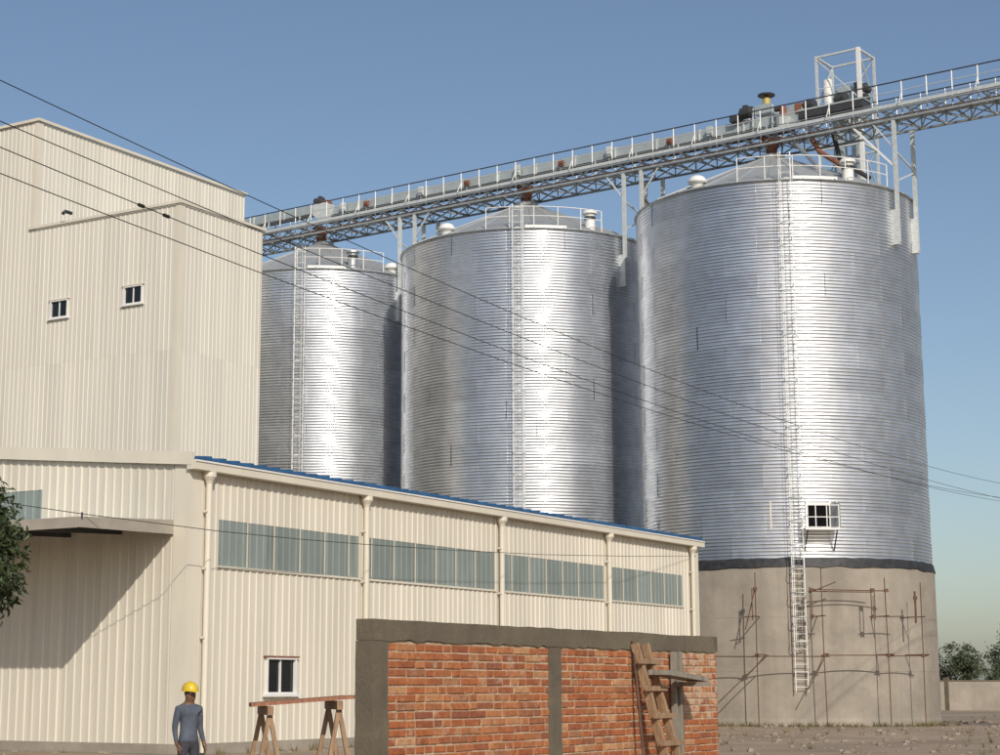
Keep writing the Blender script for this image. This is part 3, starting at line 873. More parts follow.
    MB().tube([br(-1.2, -0.5, ZB + 0.4), br(-2.4, -1.3, 27.5), br(-3.6, -2.4, 26.3)], 0.11, 10).build('side_spout', M['galv'], t)
    MB().tube([br(-3.2, 0.4, ZB + 0.4), br(-3.6, 0.2, 27.2), br(-5.2, 0.0, 26.0)], 0.12, 10).build('side_spout', M['dark_steel'], t)
    MB().beam(br(-4.9, -1.1, ZB), br(-6.9, -1.1, 26.1), 0.09, 0.09).build('leg_brace', M['white'], t)
    for s_, h_ in ((3.2, 0.5), (5.6, 0.3), (9.3, 0.55), (12.4, 0.35), (15.3, 0.6), (18.8, 0.3), (22.1, 0.5), (26.2, 0.35), (28.0, 0.5)):
        MB().box(br(s_, -0.55, ZD + 0.55 + h_/2), (0.28, 0.2, h_), (E_, N_, UP)).build('junction_box', M['steel' if h_ > 0.4 else 'rust_red'], t)
        MB().beam(br(s_, -0.55, ZD + 0.05), br(s_, -0.55, ZD + 0.55), 0.06, 0.06).build('box_stand', M['galv_dark'], t)
    # trestle carrying the bridge on past the right silo
    for n in (-1.1, 1.1):
        MB().beam(br(-14.2, n, 0), br(-14.2, n, ZB - 0.05), 0.22, 0.22).build('support_leg', M['steel'], t)
        MB().beam(br(-12.9, n, 0), br(-12.9, n, ZB - 0.05), 0.22, 0.22).build('support_leg', M['steel'], t)
        for z in range(2, 28, 3):
            MB().beam(br(-14.2, n, z), br(-12.9, n, z + 2.6), 0.08, 0.08).build('leg_brace', M['steel'], t)
    # far trestle hidden behind the tall building
    for n in (-0.85, 0.85):
        MB().beam(br(40.2, n, 0), br(40.2, n, ZB - 0.05), 0.25, 0.25).build('support_leg', M['steel'], t)
    # grain drop spouts to each silo roof
    for i, c in enumerate(SC):
        s0 = STEP*i
        MB().lathe([(0.55, 0.35), (0.50, 0.30), (0.28, -0.25), (0.28, -0.62)], 14, br(s0, 0, ZB + 0.25)).build('drop_spout', M['rust_red'], t)
GRATE = MB().box(V(0.615, 0, 0), (1.22, 0.55, 0.04)).mesh('floor_plate', M['galv'])
build_bridge()

def motor(parent, p, axis, r, ln, m):
    p = Vector(p); axis = axis.normalized()
    X = axis.cross(UP); X = X.normalized() if X.length > 0.01 else V(1,0,0); Y = axis.cross(X)
    mb = MB(); prof = [(0, 0), (r*0.55, 0), (r*0.6, ln*0.1), (r, ln*0.14)]
    for k in range(5):
        z = ln*(0.18 + 0.12*k); prof += [(r, z), (r*0.86, z + ln*0.02), (r*0.86, z + ln*0.06), (r, z + ln*0.08)]
    prof += [(r, ln*0.85), (r*0.9, ln), (0, ln)]
    mb.lathe(prof, 14, p, axis=(X, Y, axis))
    mo = mb.build('motor', m, parent)
    MB().box(p + axis*ln*0.45 + UP*r*1.05, (r*0.8, r*0.8, r*0.5), (X, axis, UP)).build('terminal_box', m, mo)
    return mo

def conveyor(label, s0, s1, zc, head_s):
    t = thing('chain_conveyor', label, 'conveyor', br((s0+s1)/2, 0, 29.07), 'conveyors on the bridge')
    w, h = 0.62, 0.50
    n = max(1, int((s1 - s0) / 2.5)); d = (s1 - s0)/n
    for k in range(n):
        MB().box(br(s0 + d*(k+0.5), 0, zc), (d - 0.02, w, h), (E_, N_, UP)).build('casing', M['casing'], t)
        f = MB()
        for q in (-1, 1): f.box(br(s0 + d*k, q*(w/2 + 0.03), zc), (0.08, 0.06, h + 0.12), (E_, N_, UP))
        f.box(br(s0 + d*k, 0, zc + h/2 + 0.03), (0.08, w + 0.12, 0.06), (E_, N_, UP))
        f.build('flange', M['steel'], t)
        for q in (-1, 1):
            MB().beam(br(s0 + d*(k + 0.5), q*0.40, 29.05), br(s0 + d*(k+0.5), q*0.28, zc - h/2), 0.07, 0.07).build('foot', M['steel'], t)
    return t

cv = conveyor('long grey boxed conveyor on the bridge deck between the left and right silos', -1.2, 29.6, 29.82, 0)
# drive head at the right end
MB().lathe([(0, -0.42), (0.52, -0.42), (0.55, -0.36), (0.55, 0.36), (0.52, 0.42), (0, 0.42)], 20, br(-1.5, 0, 29.85), axis=(E_, UP, N_)).build('drive_hood', M['casing'], cv)
motor(cv, br(1.5, -0.45, 30.42), -E_, 0.30, 0.75, M['dark_steel'])
MB().box(br(1.75, -0.40, 30.22), (0.5, 0.5, 0.35), (E_, N_, UP)).build('gearbox', M['dark_steel'], cv)
cu = conveyor('short raised grey conveyor dropping grain beside the tall cream building', 30.4, 40.6, 30.15, 30)
# head hood and drop chute of the upper conveyor
h = MB(); vs = []
for q in (-0.36, 0.36):
    vs += [br(30.6, q, 30.36), br(29.6, q, 30.42), br(28.9, q, 30.05), br(29.2, q, 29.35), br(30.0, q, 29.35), br(30.6, q, 29.78)]
h.add(vs, [(0,1,2,3,4,5), (11,10,9,8,7,6)] + [(i, i+6, (i+1) % 6 + 6, (i+1) % 6) for i in range(6)])
h.build('discharge_chute', M['steel'], cu)
motor(cu, br(29.9, -0.1, 30.65), E_, 0.22, 0.7, M['dark_steel'])
MB().box(br(29.9, 0.0, 30.5), (0.7, 0.5, 0.16), (E_, N_, UP)).build('motor_plate', M['rust_red'], cu)

# ------------------------------------------------------------------ elevator tower behind the right silo
EB = V(22.04, 94.0, 0)
def el(a, b, z): return EB + E_*a + N_*b + UP*z
def build_elevator():
    A, B, TOP = 2.5, 2.0, 36.0
    t = thing('elevator_tower', 'open steel lattice tower rising above the right silo, with machinery at its head', 'tower', el(A/2, B/2, 0))
    corners = [(0,0), (A,0), (A,B), (0,B)]
    for k, (a, b) in enumerate(corners):
        MB().beam(el(a, b, 0), el(a, b, TOP), 0.20 if k == 0 else 0.13, 0.20 if k == 0 else 0.13).build('leg', M['white' if k == 0 else 'steel'], t)
    levels = [3.5*k for k in range(1, 9)] + [30.6, 33.0, TOP - 0.06]
    levels = sorted(set(levels))
    prev = 0
    for z in levels:
        for k in range(4):
            (a, b), (a2, b2) = corners[k], corners[(k+1) % 4]
            MB().beam(el(a, b, z), el(a2, b2, z), 0.10, 0.10).build('girt', M['steel'], t)
            if z <= TOP:
                if z - prev > 1.5:
                    MB().beam(el(a, b, prev + 0.1), el(a2, b2, z - 0.1), 0.06, 0.06).build('brace', M['steel'], t)
        prev = z
    MB().box(el(A/2, B/2, 33.08), (A - 0.25, B - 0.25, 0.05), (E_, N_, UP)).build('head_platform', M['galv'], t)
    # twin elevator legs and head
    for a in (0.75, 1.65):
        MB().box(el(a, 1.0, 16.3), (0.40, 0.55, 32.5), (E_, N_, UP)).build('elevator_leg', M['casing'], t)
    h = MB(); vs = []
    for q in (0.40, 1.55):
        vs += [el(0.30, q, 32.3), el(0.30, q, 33.55), el(0.75, q, 34.15), el(1.45, q, 34.15), el(1.9, q, 33.55), el(1.9, q, 32.3)]
    h.add(vs, [(0,1,2,3,4,5), (11,10,9,8,7,6)] + [(i, i+6, (i+1) % 6 + 6, (i+1) % 6) for i in range(6)])
    h.build('elevator_head', M['casing'], t)
    MB().lathe([(0, 0), (0.26, 0), (0.26, 1.55), (0.20, 1.62), (0, 1.65)], 16, el(2.1, 0.5, 33.1)).build('dust_cylinder', M['white'], t)
    motor(t, el(-0.15, 0.1, 33.75), N_, 0.22, 0.7, M['dark_steel'])
    MB().box(el(0.2, 0.2, 33.85), (0.34, 0.34, 0.42), (E_, N_, UP)).build('gearbox', M['dark_steel'], t)
    MB().lathe([(0, -0.08), (0.32, -0.08), (0.34, 0), (0.32, 0.08), (0, 0.08)], 16, el(-0.1, 0.3, 33.1), axis=(E_, UP, N_)).build('pulley', M['dark_steel'], t)
    # discharge spout down to the bridge conveyor
    MB().tube([el(1.2, 0.6, 32.6), el(1.6, -2.0, 31.7), el(2.1, -4.0, 31.0), br(1.6, 0.3, 30.3)], 0.22, 12).build('discharge_spout', M['steel'], t)
    rails = MB()
    for z in (33.6, 34.1):
        for k in range(4):
            (a, b), (a2, b2) = corners[k], corners[(k+1) % 4]
            rails.tube([el(a, b, z), el(a2, b2, z)], 0.02, 6)
    rails.build('handrail', M['white'], t)
build_elevator()

def build_top_machines():
    """gate and cleaner boxes standing on the bridge deck above the right silo"""
    base = 29.07
    t = thing('diverter_unit', 'grey hopper-shaped machine with a small yellow actuator on top of the bridge', 'machine', br(0.2, 0, base))
    vs = []
    for z, q in ((30.10, 0.26), (30.22, 0.46), (30.62, 0.46), (30.78, 0.26)):
        vs += [br(0.2 - q, -q, z), br(0.2 + q, -q, z), br(0.2 + q, q, z), br(0.2 - q, q, z)]
    fs = [(3,2,1,0), (12,13,14,15)] + [(r*4+k, r*4+(k+1) % 4, (r+1)*4+(k+1) % 4, (r+1)*4+k) for r in range(3) for k in range(4)]
    MB().add(vs, fs).build('hopper', M['casing'], t)
    MB().lathe([(0, 0), (0.20, 0), (0.20, 0.34), (0.12, 0.42), (0, 0.44)], 14, br(0.2, 0, 30.78)).build('actuator', M['yellow'], t)
    MB().lathe([(0, 0), (0.42, 0), (0.45, 0.04), (0.42, 0.09), (0, 0.09)], 16, br(0.2, 0, 31.24)).build('hand_wheel', M['dark_steel'], t)
    for a in (-0.35, 0.75):
        for n in (-0.55, 0.55):
            MB().beam(br(a, n, base), br(a, n*0.8, 30.6), 0.06, 0.06).build('leg', M['steel'], t)
    t = thing('gate_drive', 'small reddish drive unit on a stand beside the lattice tower', 'machine', br(-1.0, -0.6, base))
    MB().box(br(-1.0, -0.6, base + 0.35), (0.5, 0.4, 0.7), (E_, N_, UP)).build('stand', M['steel'], t)
    MB().lathe([(0, 0), (0.17, 0), (0.18, 0.05), (0.18, 0.5), (0.10, 0.62), (0, 0.64)], 14, br(-1.0, -0.6, base + 0.7)).build('gear_case', M['rust_red'], t)
    motor(t, br(-1.0, -0.6, base + 1.15), E_, 0.13, 0.45, M['dark_steel'])
    t = thing('screw_conveyor', 'dark trough machine with twin motors on the bridge by the lattice tower', 'machine', br(-3.2, 0, base))
    mb = MB(); vs = []
    for a in (-5.2, -1.8):
        vs += [br(a, -0.5, base + 0.85), br(a, -0.5, base + 0.45), br(a, -0.2, base + 0.2), br(a, 0.2, base + 0.2), br(a, 0.5, base + 0.45), br(a, 0.5, base + 0.85)]
    mb.add(vs, [(0,1,2,3,4,5), (11,10,9,8,7,6)] + [(i, i+6, (i+1) % 6 + 6, (i+1) % 6) for i in range(6)])
    mb.build('trough', M['dark_steel'], t)
    MB().box(br(-3.5, 0, base + 0.88), (3.5, 1.1, 0.06), (E_, N_, UP)).build('cover', M['casing'], t)
    for a in (-5.0, -2.0):
        MB().box(br(a, 0, base + 0.1), (0.12, 0.9, 0.22), (E_, N_, UP)).build('foot', M['steel'], t)
    motor(t, br(-1.9, -0.2, base + 1.15), -E_, 0.24, 0.7, M['dark_steel'])
    motor(t, br(-3.6, -0.2, base + 1.15), -E_, 0.24, 0.7, M['dark_steel'])
    MB().box(br(-1.75, -0.2, base + 1.05), (0.35, 0.5, 0.5), (E_, N_, UP)).build('gearbox', M['rust_red'], t)
build_top_machines()

# ------------------------------------------------------------------ scaffold against the right silo's base
def build_scaffold():
    c = S3; r = SR + 1.25
    t = thing('scaffold', 'rusty tube scaffold standing against the concrete base of the right silo', 'scaffold', cyl(c, r, 0, 0))
    tilt = random.Random(3)
    def pole(nm, p, q, rad=0.024):
        return MB().tube([p, (p + q)/2 + V(tilt.uniform(-.02,.02), tilt.uniform(-.02,.02), 0), q], rad, 7).build(nm, M['rust'], t)
    ups = [(-20, 6.7), (0.8, 6.85), (21.8, 6.45), (36, 6.3), (-40, 6.4)]
    for ph, z in ups:
        pole('standard', cyl(c, r, ph, 0), cyl(c, r + tilt.uniform(-.05,.05), ph + tilt.uniform(-.5,.5), z))
    for a, b in ((-46, -19), (-21.5, 2.2), (-0.5, 23.5), (20.5, 38)):
        pole('ledger', cyl(c, r + 0.06, a, 3.05 + tilt.uniform(-.04,.04)), cyl(c, r + 0.06, b, 3.05 + tilt.uniform(-.04,.04)))
    # putlogs to the wall
    for ph in (-20, 0.8, 21.8, 36):
        pole('putlog', cyl(c, r + 0.3, ph + 0.6, 3.12), cyl(c, SR + 0.1, ph + 1.5, 3.12))
        pole('putlog', cyl(c, r + 0.3, ph - 0.6, 4.78), cyl(c, SR + 0.1, ph - 0.4, 4.78))
    # upper working bar between short hangers
    pole('ledger', cyl(c, r, -3.2, 5.92), cyl(c, r, 23.0, 5.88))
    pole('ledger', cyl(c, r - 0.45, -3.2, 5.86), cyl(c, r - 0.45, 19.0, 5.84))
    pole('ledger', cyl(c, r - 0.1, -3.4, 5.78), cyl(c, r - 0.1, 5.2, 6.25))
    for ph in (-2.8, 16.4, 17.6, -21):
        pole('hanger', cyl(c, r, ph, 4.6), cyl(c, r, ph, 5.98))
    for a, b in ((-3.2, 1.5), (15.6, 27.6), (-24, -19.6)):
        pole('ledger', cyl(c, r, a, 4.74), cyl(c, r, b, 4.78))
    pole('brace', cyl(c, r + 0.05, -33, 1.0), cyl(c, r + 0.05, -16.5, 3.1))
    pole('brace', cyl(c, r + 0.05, -5, 1.55), cyl(c, r + 0.05, 1.0, 3.1))
    pole('brace', cyl(c, r - 0.2, -23.8, 4.2), cyl(c, r, -20, 6.0))
    for ph, z in ((-20, 3.08), (0.8, 3.08), (21.8, 3.08), (36, 3.08), (-20, 5.95), (-2.8, 5.9), (17, 5.9), (17, 4.76), (33.5, 5.6), (-2.8, 4.76), (21.8, 5.9)):
        MB().box(cyl(c, r + 0.02, ph, z), (0.15, 0.13, 0.15)).build('coupler', M['rust'], t)
    pole('hanger', cyl(c, r, 33.5, 4.5), cyl(c, r, 33.5, 5.9), 0.05)
build_scaffold()

# ------------------------------------------------------------------ brick wall
BA = math.radians(32.357)
BD = V(math.sin(BA), math.cos(BA), 0); BN = V(-math.cos(BA), math.sin(BA), 0)   # along, inward
B0 = V(-0.594, 13.25, 0)
def bp(u, z, d=0.0): return B0 + BD*u + UP*z - BN*d        # d = proud of the face
def build_brick_wall():
    t = thing('brick_wall', 'low red brick wall framed in grey cement render in front of the warehouse', 'wall', B0 + BD*3)
    LEN = 6.0; TH = 0.13; H = 2.231
    ax = (BD, BN, UP)
    rng = random.Random(11)
    # mortar core, set back
    MB().box(bp(LEN/2, 1.04, -TH/2 + 0.001), (LEN - 0.02, TH - 0.004, 2.08), ax).build('mortar_bed', M['mortar'], t)
    def rough(u0, u1, z0, z1, name, d=0.012, jag=0.012):
        """rendered band with an uneven trowelled outline"""
        n = max(3, int((u1 - u0)/0.08)); m = max(3, int((z1 - z0)/0.08))
        bm = bmesh.new()
        grid = []
        for j in range(m+1):
            row = []
            for i in range(n+1):
                u = u0 + (u1 - u0)*i/n; z = z0 + (z1 - z0)*j/m
                e = V(u*7, z*7, 3.1)
                if 0 < u < LEN and i in (0, n): u += jag*mnoise.noise(e*1.9)*1.6
                if j == 0 and z0 > 0.1: z += jag*mnoise.noise(e*1.7)*1.6
                if j == m: z += 0.010*mnoise.noise(V(u*1.3, 0, 1)) + 0.005*mnoise.noise(V(u*6, 2, 1))
                row.append(bm.verts.new(bp(u, z, d + 0.004*mnoise.noise(e))))
            grid.append(row)
        back = [[bm.verts.new(v.co + BN*(d + TH + 0.012)) for v in row] for row in grid]
        for j in range(m):
            for i in range(n):
                bm.faces.new((grid[j][i], grid[j][i+1], grid[j+1][i+1], grid[j+1][i]))
                bm.faces.new((back[j][i+1], back[j][i], back[j+1][i], back[j+1][i+1]))
        for j in range(m):
            bm.faces.new((back[j][0], grid[j][0], grid[j+1][0], back[j+1][0]))
            bm.faces.new((grid[j][n], back[j][n], back[j+1][n], grid[j+1][n]))
        for i in range(n):
            bm.faces.new((back[0][i], back[0][i+1], grid[0][i+1], grid[0][i]))
            bm.faces.new((grid[m][i], grid[m][i+1], back[m][i+1], back[m][i]))
        for v in bm.verts: v.co -= ORG[t.name]
        me = bpy.data.meshes.new(name); bm.to_mesh(me); bm.free()
        me.materials.append(M['render'])
        o = bpy.data.objects.new(name, me); col.objects.link(o); o.parent = t; ORG[o.name] = ORG[t.name]
        return o
    rough(0.0, LEN, 2.078, H, 'coping_beam', d=0.016)
    rough(-0.004, 0.20, 0.0, 2.075, 'column', d=0.012)
    rough(2.585, 2.80, 0.0, 2.075, 'column', d=0.010)
    rough(4.95, 5.20, 0.0, 2.075, 'column', d=0.010)
    # bricks, course by course from the top
    course = 0.0625; bh = 0.0495
    cache = {}
    def brick_mesh(w, mk='brick'):
        w = round(w/0.01)*0.01
        key = (round(w, 3), rng.randrange(3), mk)
        if key in cache: return cache[key], w
        r2 = random.Random(int(w*1000)*3 + key[1])
        j = lambda: r2.uniform(-0.0025, 0.0025)
        b = 0.005; vs = []
        for y, sx, sz in ((0.055, 0, 0), (-0.003, 0, 0), (-0.008, b, b)):
            vs += [V(sx + j(), y, sz + j()), V(w - sx + j(), y, sz + j()), V(w - sx + j(), y, bh - sz + j()), V(sx + j(), y, bh - sz + j())]
        fs = [(8,9,10,11)] + [(k, (k+1) % 4, 4+(k+1) % 4, 4+k) for k in range(4)] + [(4+k, 4+(k+1) % 4, 8+(k+1) % 4, 8+k) for k in range(4)]
        me = MB().add(vs, fs).mesh('brick', M[mk]); cache[key] = me
        return me, w
    rows = []
    panels = [(0.195, 2.59), (2.795, 4.955), (5.195, 5.995)]
    for c in range(33):
        z = 2.070 - (c+1)*course + rng.uniform(-.002,.002)
        if z < 0: break
        for a, b in panels:
            u = a + 0.004; k = rng.randrange(2)
            while u < b - 0.03:
                q = rng.random()
                w = (0.238 if k % 2 == 0 else 0.113) if q < 0.62 else (0.238 if q < 0.8 else (0.113 if q < 0.93 else 0.17))
                if u + w > b - 0.004 or b - u - w < 0.05: w = b - 0.004 - u
                me, w2 = brick_mesh(max(w, 0.04), 'brick_pale' if a > 5 else 'brick')
                rows.append((c, u, z, me, w2)); u += w2 + 0.0135; k += 1
    rest = MB(); shades = []
    for i, (c, u, z, me, w2) in enumerate(rows):
        Mx = frame(bp(u, z, rng.uniform(-0.005, 0.003)), BD, BN, UP) @ Matrix.Rotation(rng.uniform(-.012,.012), 4, 'Y')
        if i < 300: inst('brick', me, t, Mx)
        else:
            s = rng.random(); rest.add([Mx @ v.co for v in me.vertices], [tuple(p.vertices) for p in me.polygons]); shades += [s]*len(me.vertices)
    o = rest.build('lower_brickwork', M['brick'], t); o["kind"] = "stuff"
    at = o.data.attributes.new("shade", 'FLOAT', 'POINT'); at.data.foreach_set("value", shades)
build_brick_wall()

def build_wall_timber():
    t = thing('timber_ladder', 'short rough timber ladder leaning on the brick wall beside the plank', 'ladder', bp(4.3, 0.0, 0.75))
    for u0, u1 in ((4.092, 4.157), (4.296, 4.384)):
        p = bp(u0, 2.13, 0.06); q = bp(u0 + (u1-u0)*4.6, 0.02, 0.50)
        MB().beam(p, q, 0.045, 0.07, up=BN).build('rail', M['timber'], t)
    for k in range(8):
        f = 0.075 + 0.115*k
        a = bp(4.092 + 0.065*4.6*f, 2.13 - 2.11*f, 0.06 + 0.44*f + 0.045); b = bp(4.296 + 0.088*4.6*f, 2.13 - 2.11*f, 0.06 + 0.44*f + 0.045)
        d = (b - a).normalized()
        MB().beam(a - d*0.09, b + d*0.09, 0.03, 0.045).build('rung', M['timber'], t)
    t = thing('scaffold_bar', 'thin dark steel bar leaning on the brick wall left of the timber ladder', 'bar', bp(4.0, 0, 0.26))
    MB().tube([bp(4.10, 2.14, 0.035), bp(4.06, 1.64, 0.10), bp(4.0, 0.0, 0.26)], 0.013, 7).build('rod', M['rust'], t)
    MB().tube([bp(4.10, 2.14, 0.035), bp(4.10, 2.16, 0.014)], 0.013, 7).build('hook', M['rust'], t)
    t = thing('plank_stand', 'pair of upright battens carrying a weathered plank across the wall face', 'scaffold', bp(5.05, 0, 0.14))
    for u in (4.90, 5.02):
        MB().beam(bp(u, 0.0, 0.06), bp(u, 2.07, 0.055), 0.05, 0.04, up=BN).build('batten', M['grey_timber'], t)
    MB().beam(bp(4.96, 1.768, 0.085), bp(4.96, 1.768, 0.36), 0.20, 0.04).build('bracket', M['grey_timber'], t)
    pk = MB().beam(bp(4.187, 1.873, 0.24), bp(5.06, 1.813, 0.24), 0.20, 0.045).build('plank', M['grey_timber'], t)
build_wall_timber()

# ------------------------------------------------------------------ power lines
WN0 = V(-6.288, 24.0, 0); WD = V(0.50027, 0.86587, 0)
def wire_pt(s, c): return WN0 + WD*s + UP*(c[0]*s*s + c[1]*s + c[2])
wires = [((8.9e-4, -5.34e-2, 10.01), 'topmost of the four black overhead wires, crossing the tall building roofline'),
         ((6.6e-4, -4.1e-2, 9.43), 'second from top of the four black overhead wires'),
         ((8.2e-4, -4.57e-2, 9.064), 'third from top of the four black overhead wires'),
         ((8.3e-4, -3.71e-2, 8.696), 'lowest of the four black overhead wires crossing the tall building')]
for c, lab in wires:
    pts = [wire_pt(-14 + 92*k/60, c) for k in range(61)]
    mid = wire_pt(-14, c)
    o = MB().tube(pts, 0.0075, 6).build('power_line', M['cable'], None, loc=mid)
    tag(o, lab, 'wire', 'overhead power lines')
    if c is wires[2][0]:
        for s in (3.0, 3.6): MB().tube([wire_pt(s, c), wire_pt(s + 0.12, c)], 0.03, 8).build('wire_splice', M['cable'], o)
def utility_pole(s, label):
    p = WN0 + WD*s
    t = thing('utility_pole', label, 'pole', p)
    d = WD.cross(UP) * 0.22
    MB().tube([p + d, p + d + UP*12.2], 0.14, 12, radii=[0.16, 0.11]).build('shaft', M['wood_pole'], t)
    for c, _ in wires:
        q = wire_pt(s, c)
        MB().lathe([(0, -0.10), (0.05, -0.10), (0.07, -0.04), (0.05, 0.0), (0.07, 0.05), (0.03, 0.10), (0, 0.10)], 10, q).build('insulator', M['ceramic'], t)
        MB().beam(q, q + d, 0.04, 0.04).build('pin', M['rust'], t)
utility_pole(-13.8, 'wooden utility pole carrying the overhead wires, near end')
utility_pole(77.8, 'wooden utility pole carrying the overhead wires, far end')

# thin service cable from the canopy along the warehouse front
pts = [WH + W*8.5 - L*3.4 + UP*7.4, WH + W*3.4 - L*3.42 + UP*6.40, WH + W*1.29 - L*3.42 + UP*6.07, WH + W*0.45 - L*3.50 + UP*5.94]
lab = 'thin black cable strung from the canopy along the warehouse windows'
pts2 = [WH + W*0.45 - L*3.50 + UP*5.94] + [WH - W*1.0 + L*u + UP*z for u, z in ((-1.8,5.72),(0,5.70),(3.56,5.73),(6.56,5.79),(11.36,5.92),(17.4,6.14),(24,6.48))] + [WH + L*31.9 - W*0.06 + UP*7.0]
o = MB().tube(pts + pts2[1:], 0.010, 5).build('service_cable', M['cable'], None, loc=pts[-1])
tag(o, lab, 'cable')
MB().box(pts[-1] + UP*-0.04, (0.05, 0.05, 0.16)).build('cable_clamp', M['dark_steel'], o)

# ------------------------------------------------------------------ trees
def build_tree(name, label, base, h_trunk, cc, rad, n_clump, per, leaf, mkey, seed, group=None, branches=9, trunk_r=0.09, lobes=0):
    rng = random.Random(seed)
    lobe = [(V(rng.uniform(-.6,.6), rng.uniform(-.6,.6), rng.uniform(-.45,.6)), rng.uniform(0.3,0.6)) for _ in range(lobes)]
    base = Vector(base); cc = Vector(cc); rad = Vector(rad)
    t = thing(name, label, 'tree', base, group)
    tb = MB()
    fork = base + UP*h_trunk
    tb.tube([base - UP*0.1, base + V(0.03,0.02,h_trunk*0.5), fork], trunk_r, 9, radii=[trunk_r*1.25, trunk_r, trunk_r*0.8])
    ends = []
    for k in range(branches):
        while True:
            d = V(rng.uniform(-1,1), rng.uniform(-1,1), rng.uniform(-0.7,1))
            if 0.3 < d.length < 1: break
        e = cc + V(d.x*rad.x, d.y*rad.y, d.z*rad.z)*0.85
        mid = fork.lerp(e, 0.5) + V(rng.uniform(-.1,.1), rng.uniform(-.1,.1), 0.12)*rad.z
        tb.tube([fork - UP*0.1, mid, e], 0.03, 6, radii=[trunk_r*0.5, trunk_r*0.28, trunk_r*0.08]); ends.append((mid, e))
    tb.build('trunk', M['bark'], t)
    vs = []; fs = []; sh = []
    for k in range(n_clump):
        while True:
            d = V(rng.uniform(-1,1), rng.uniform(-1,1), rng.uniform(-1,1))
            if d.length < 1: break
        d = d.normalized() * (d.length ** 0.45)
        bump_ = 1 + 0.22*mnoise.noise(d*2.1 + V(seed,0,0))
        if lobes:
            lo_, ls_ = rng.choice(lobe); d = lo_ + d*ls_
        c = cc + V(d.x*rad.x, d.y*rad.y, d.z*rad.z)*bump_
        cr = rng.uniform(0.10, 0.2)*rad.x*(0.55 if lobes else 1)
        tone = rng.random()
        for q in range(per):
            p = c + V(rng.gauss(0,1), rng.gauss(0,1), rng.gauss(0,1))*cr*0.75
            e_ = p - cc
            if V(e_.x/rad.x, e_.y/rad.y, e_.z/rad.z).length > 1.22: continue
            ln = leaf*rng.uniform(0.7, 1.25); wd = ln*0.36
            a = V(rng.gauss(0,1), rng.gauss(0,1), rng.gauss(-0.7,0.7)).normalized()
            b = a.cross(V(rng.gauss(0,1), rng.gauss(0,1), rng.gauss(0,1))).normalized()
            nn = a.cross(b)
            i0 = len(vs)
            vs += [p, p + a*ln*0.45 + b*wd*0.5 + nn*wd*0.15, p + a*ln - nn*ln*0.12, p + a*ln*0.45 - b*wd*0.5 + nn*wd*0.15]
            fs += [(i0, i0+1, i0+2), (i0, i0+2, i0+3)]
            s = min(1, max(0, 0.5*tone + rng.uniform(0, 0.5)))
            sh += [s]*4
    mb = MB(); mb.v = vs; mb.f = [list(f) for f in fs]; mb.mi = [0]*len(fs)
    o = mb.build('crown', M[mkey], t)
    at = o.data.attributes.new("shade", 'FLOAT', 'POINT'); at.data.foreach_set("value", sh)
    return t
build_tree('broadleaf_tree', 'dark green leafy tree at the left edge in front of the canopy', (-5.98, 20.0, 0), 2.0, (-5.93, 20.0, 3.22), (1.02, 1.05, 1.06), 420, 62, 0.11, 'leaf', 5, branches=14)
for k, (x, y, h, r) in enumerate(((56, 210, 6.5, 3.8), (67, 222, 9.0, 4.6), (49, 196, 4.6, 3.0), (74, 240, 6.8, 4.2))):
    lab = ['dusty green tree beyond the far yard wall, left of the tallest one', 'tallest dusty green tree beyond the far yard wall',
           'smallest dusty green tree beyond the far yard wall, nearest the silo', 'dusty green tree beyond the far yard wall, right of the tallest one'][k]
    build_tree('distant_tree', lab, (x, y, 0), h*0.3, (x, y, h*0.6), (r, r, h*0.45), 190, 26, 0.42, 'leaf_far', 40 + k, 'far trees right of the silos', branches=8, trunk_r=0.2, lobes=7)

def build_yard_wall():
    p0 = V(20, 136, 0); p1 = V(86, 128, 0); d = (p1 - p0).normalized(); n = d.cross(UP)
    t = thing('yard_wall', 'long low rendered yard wall far off right of the silos', 'wall', p0)
    k = 0; s_ = 0.0; ln = (p1 - p0).length
    while s_ < ln - 4:
        a = p0 + d*s_; b = p0 + d*(s_ + 4.0)
        MB().beam(a + UP*1.05, b + UP*1.05, 0.2, 2.1).build('wall_panel', M['concrete'], t)
        MB().beam(a - UP*0.1, a + UP*2.35, 0.36, 0.36).build('pier', M['render'], t)
        MB().beam(a + d*0.19 + UP*2.14, b - d*0.19 + UP*2.14, 0.3, 0.08).build('coping', M['render'], t)
        s_ += 4.0; k += 1
build_yard_wall()

def build_weeds():
    """dry weeds along the foot of the silo and out in the yard"""
    rng = random.Random(77); mb = MB(); sh = []
    spots = []
    for k in range(260):
        spots.append(cyl(S3, SR + rng.uniform(0.2, 2.0)*rng.random() + 0.15, rng.uniform(-50, 60), 0))
    for k in range(240):
        y = rng.uniform(48, 120); spots.append(V(rng.uniform(0.10, 0.42)*y, y, 0))
    for k in range(120):
        u = rng.uniform(0, 32); spots.append(WH + L*u - W*rng.uniform(0.1, 0.9))
    for p in spots:
        tone = rng.random()
        for q in range(rng.randrange(5, 12)):
            a = rng.uniform(0, 2*PI); h_ = rng.uniform(0.06, 0.28); ln = V(math.cos(a), math.sin(a), 0)
            b_ = p + ln*rng.uniform(0, 0.10); w = V(-ln.y, ln.x, 0)*0.012
            mb.add([b_ - w, b_ + w, b_ + ln*h_*0.5 + UP*h_], [(0,1,2)]); sh += [tone]*3
    o = mb.build('dry_weeds', M['weed']); at = o.data.attributes.new("shade", 'FLOAT', 'POINT'); at.data.foreach_set("value", sh)
    tag(o, 'dry weeds along the foot of the walls and over the yard', 'weeds', kind='stuff')
build_weeds()

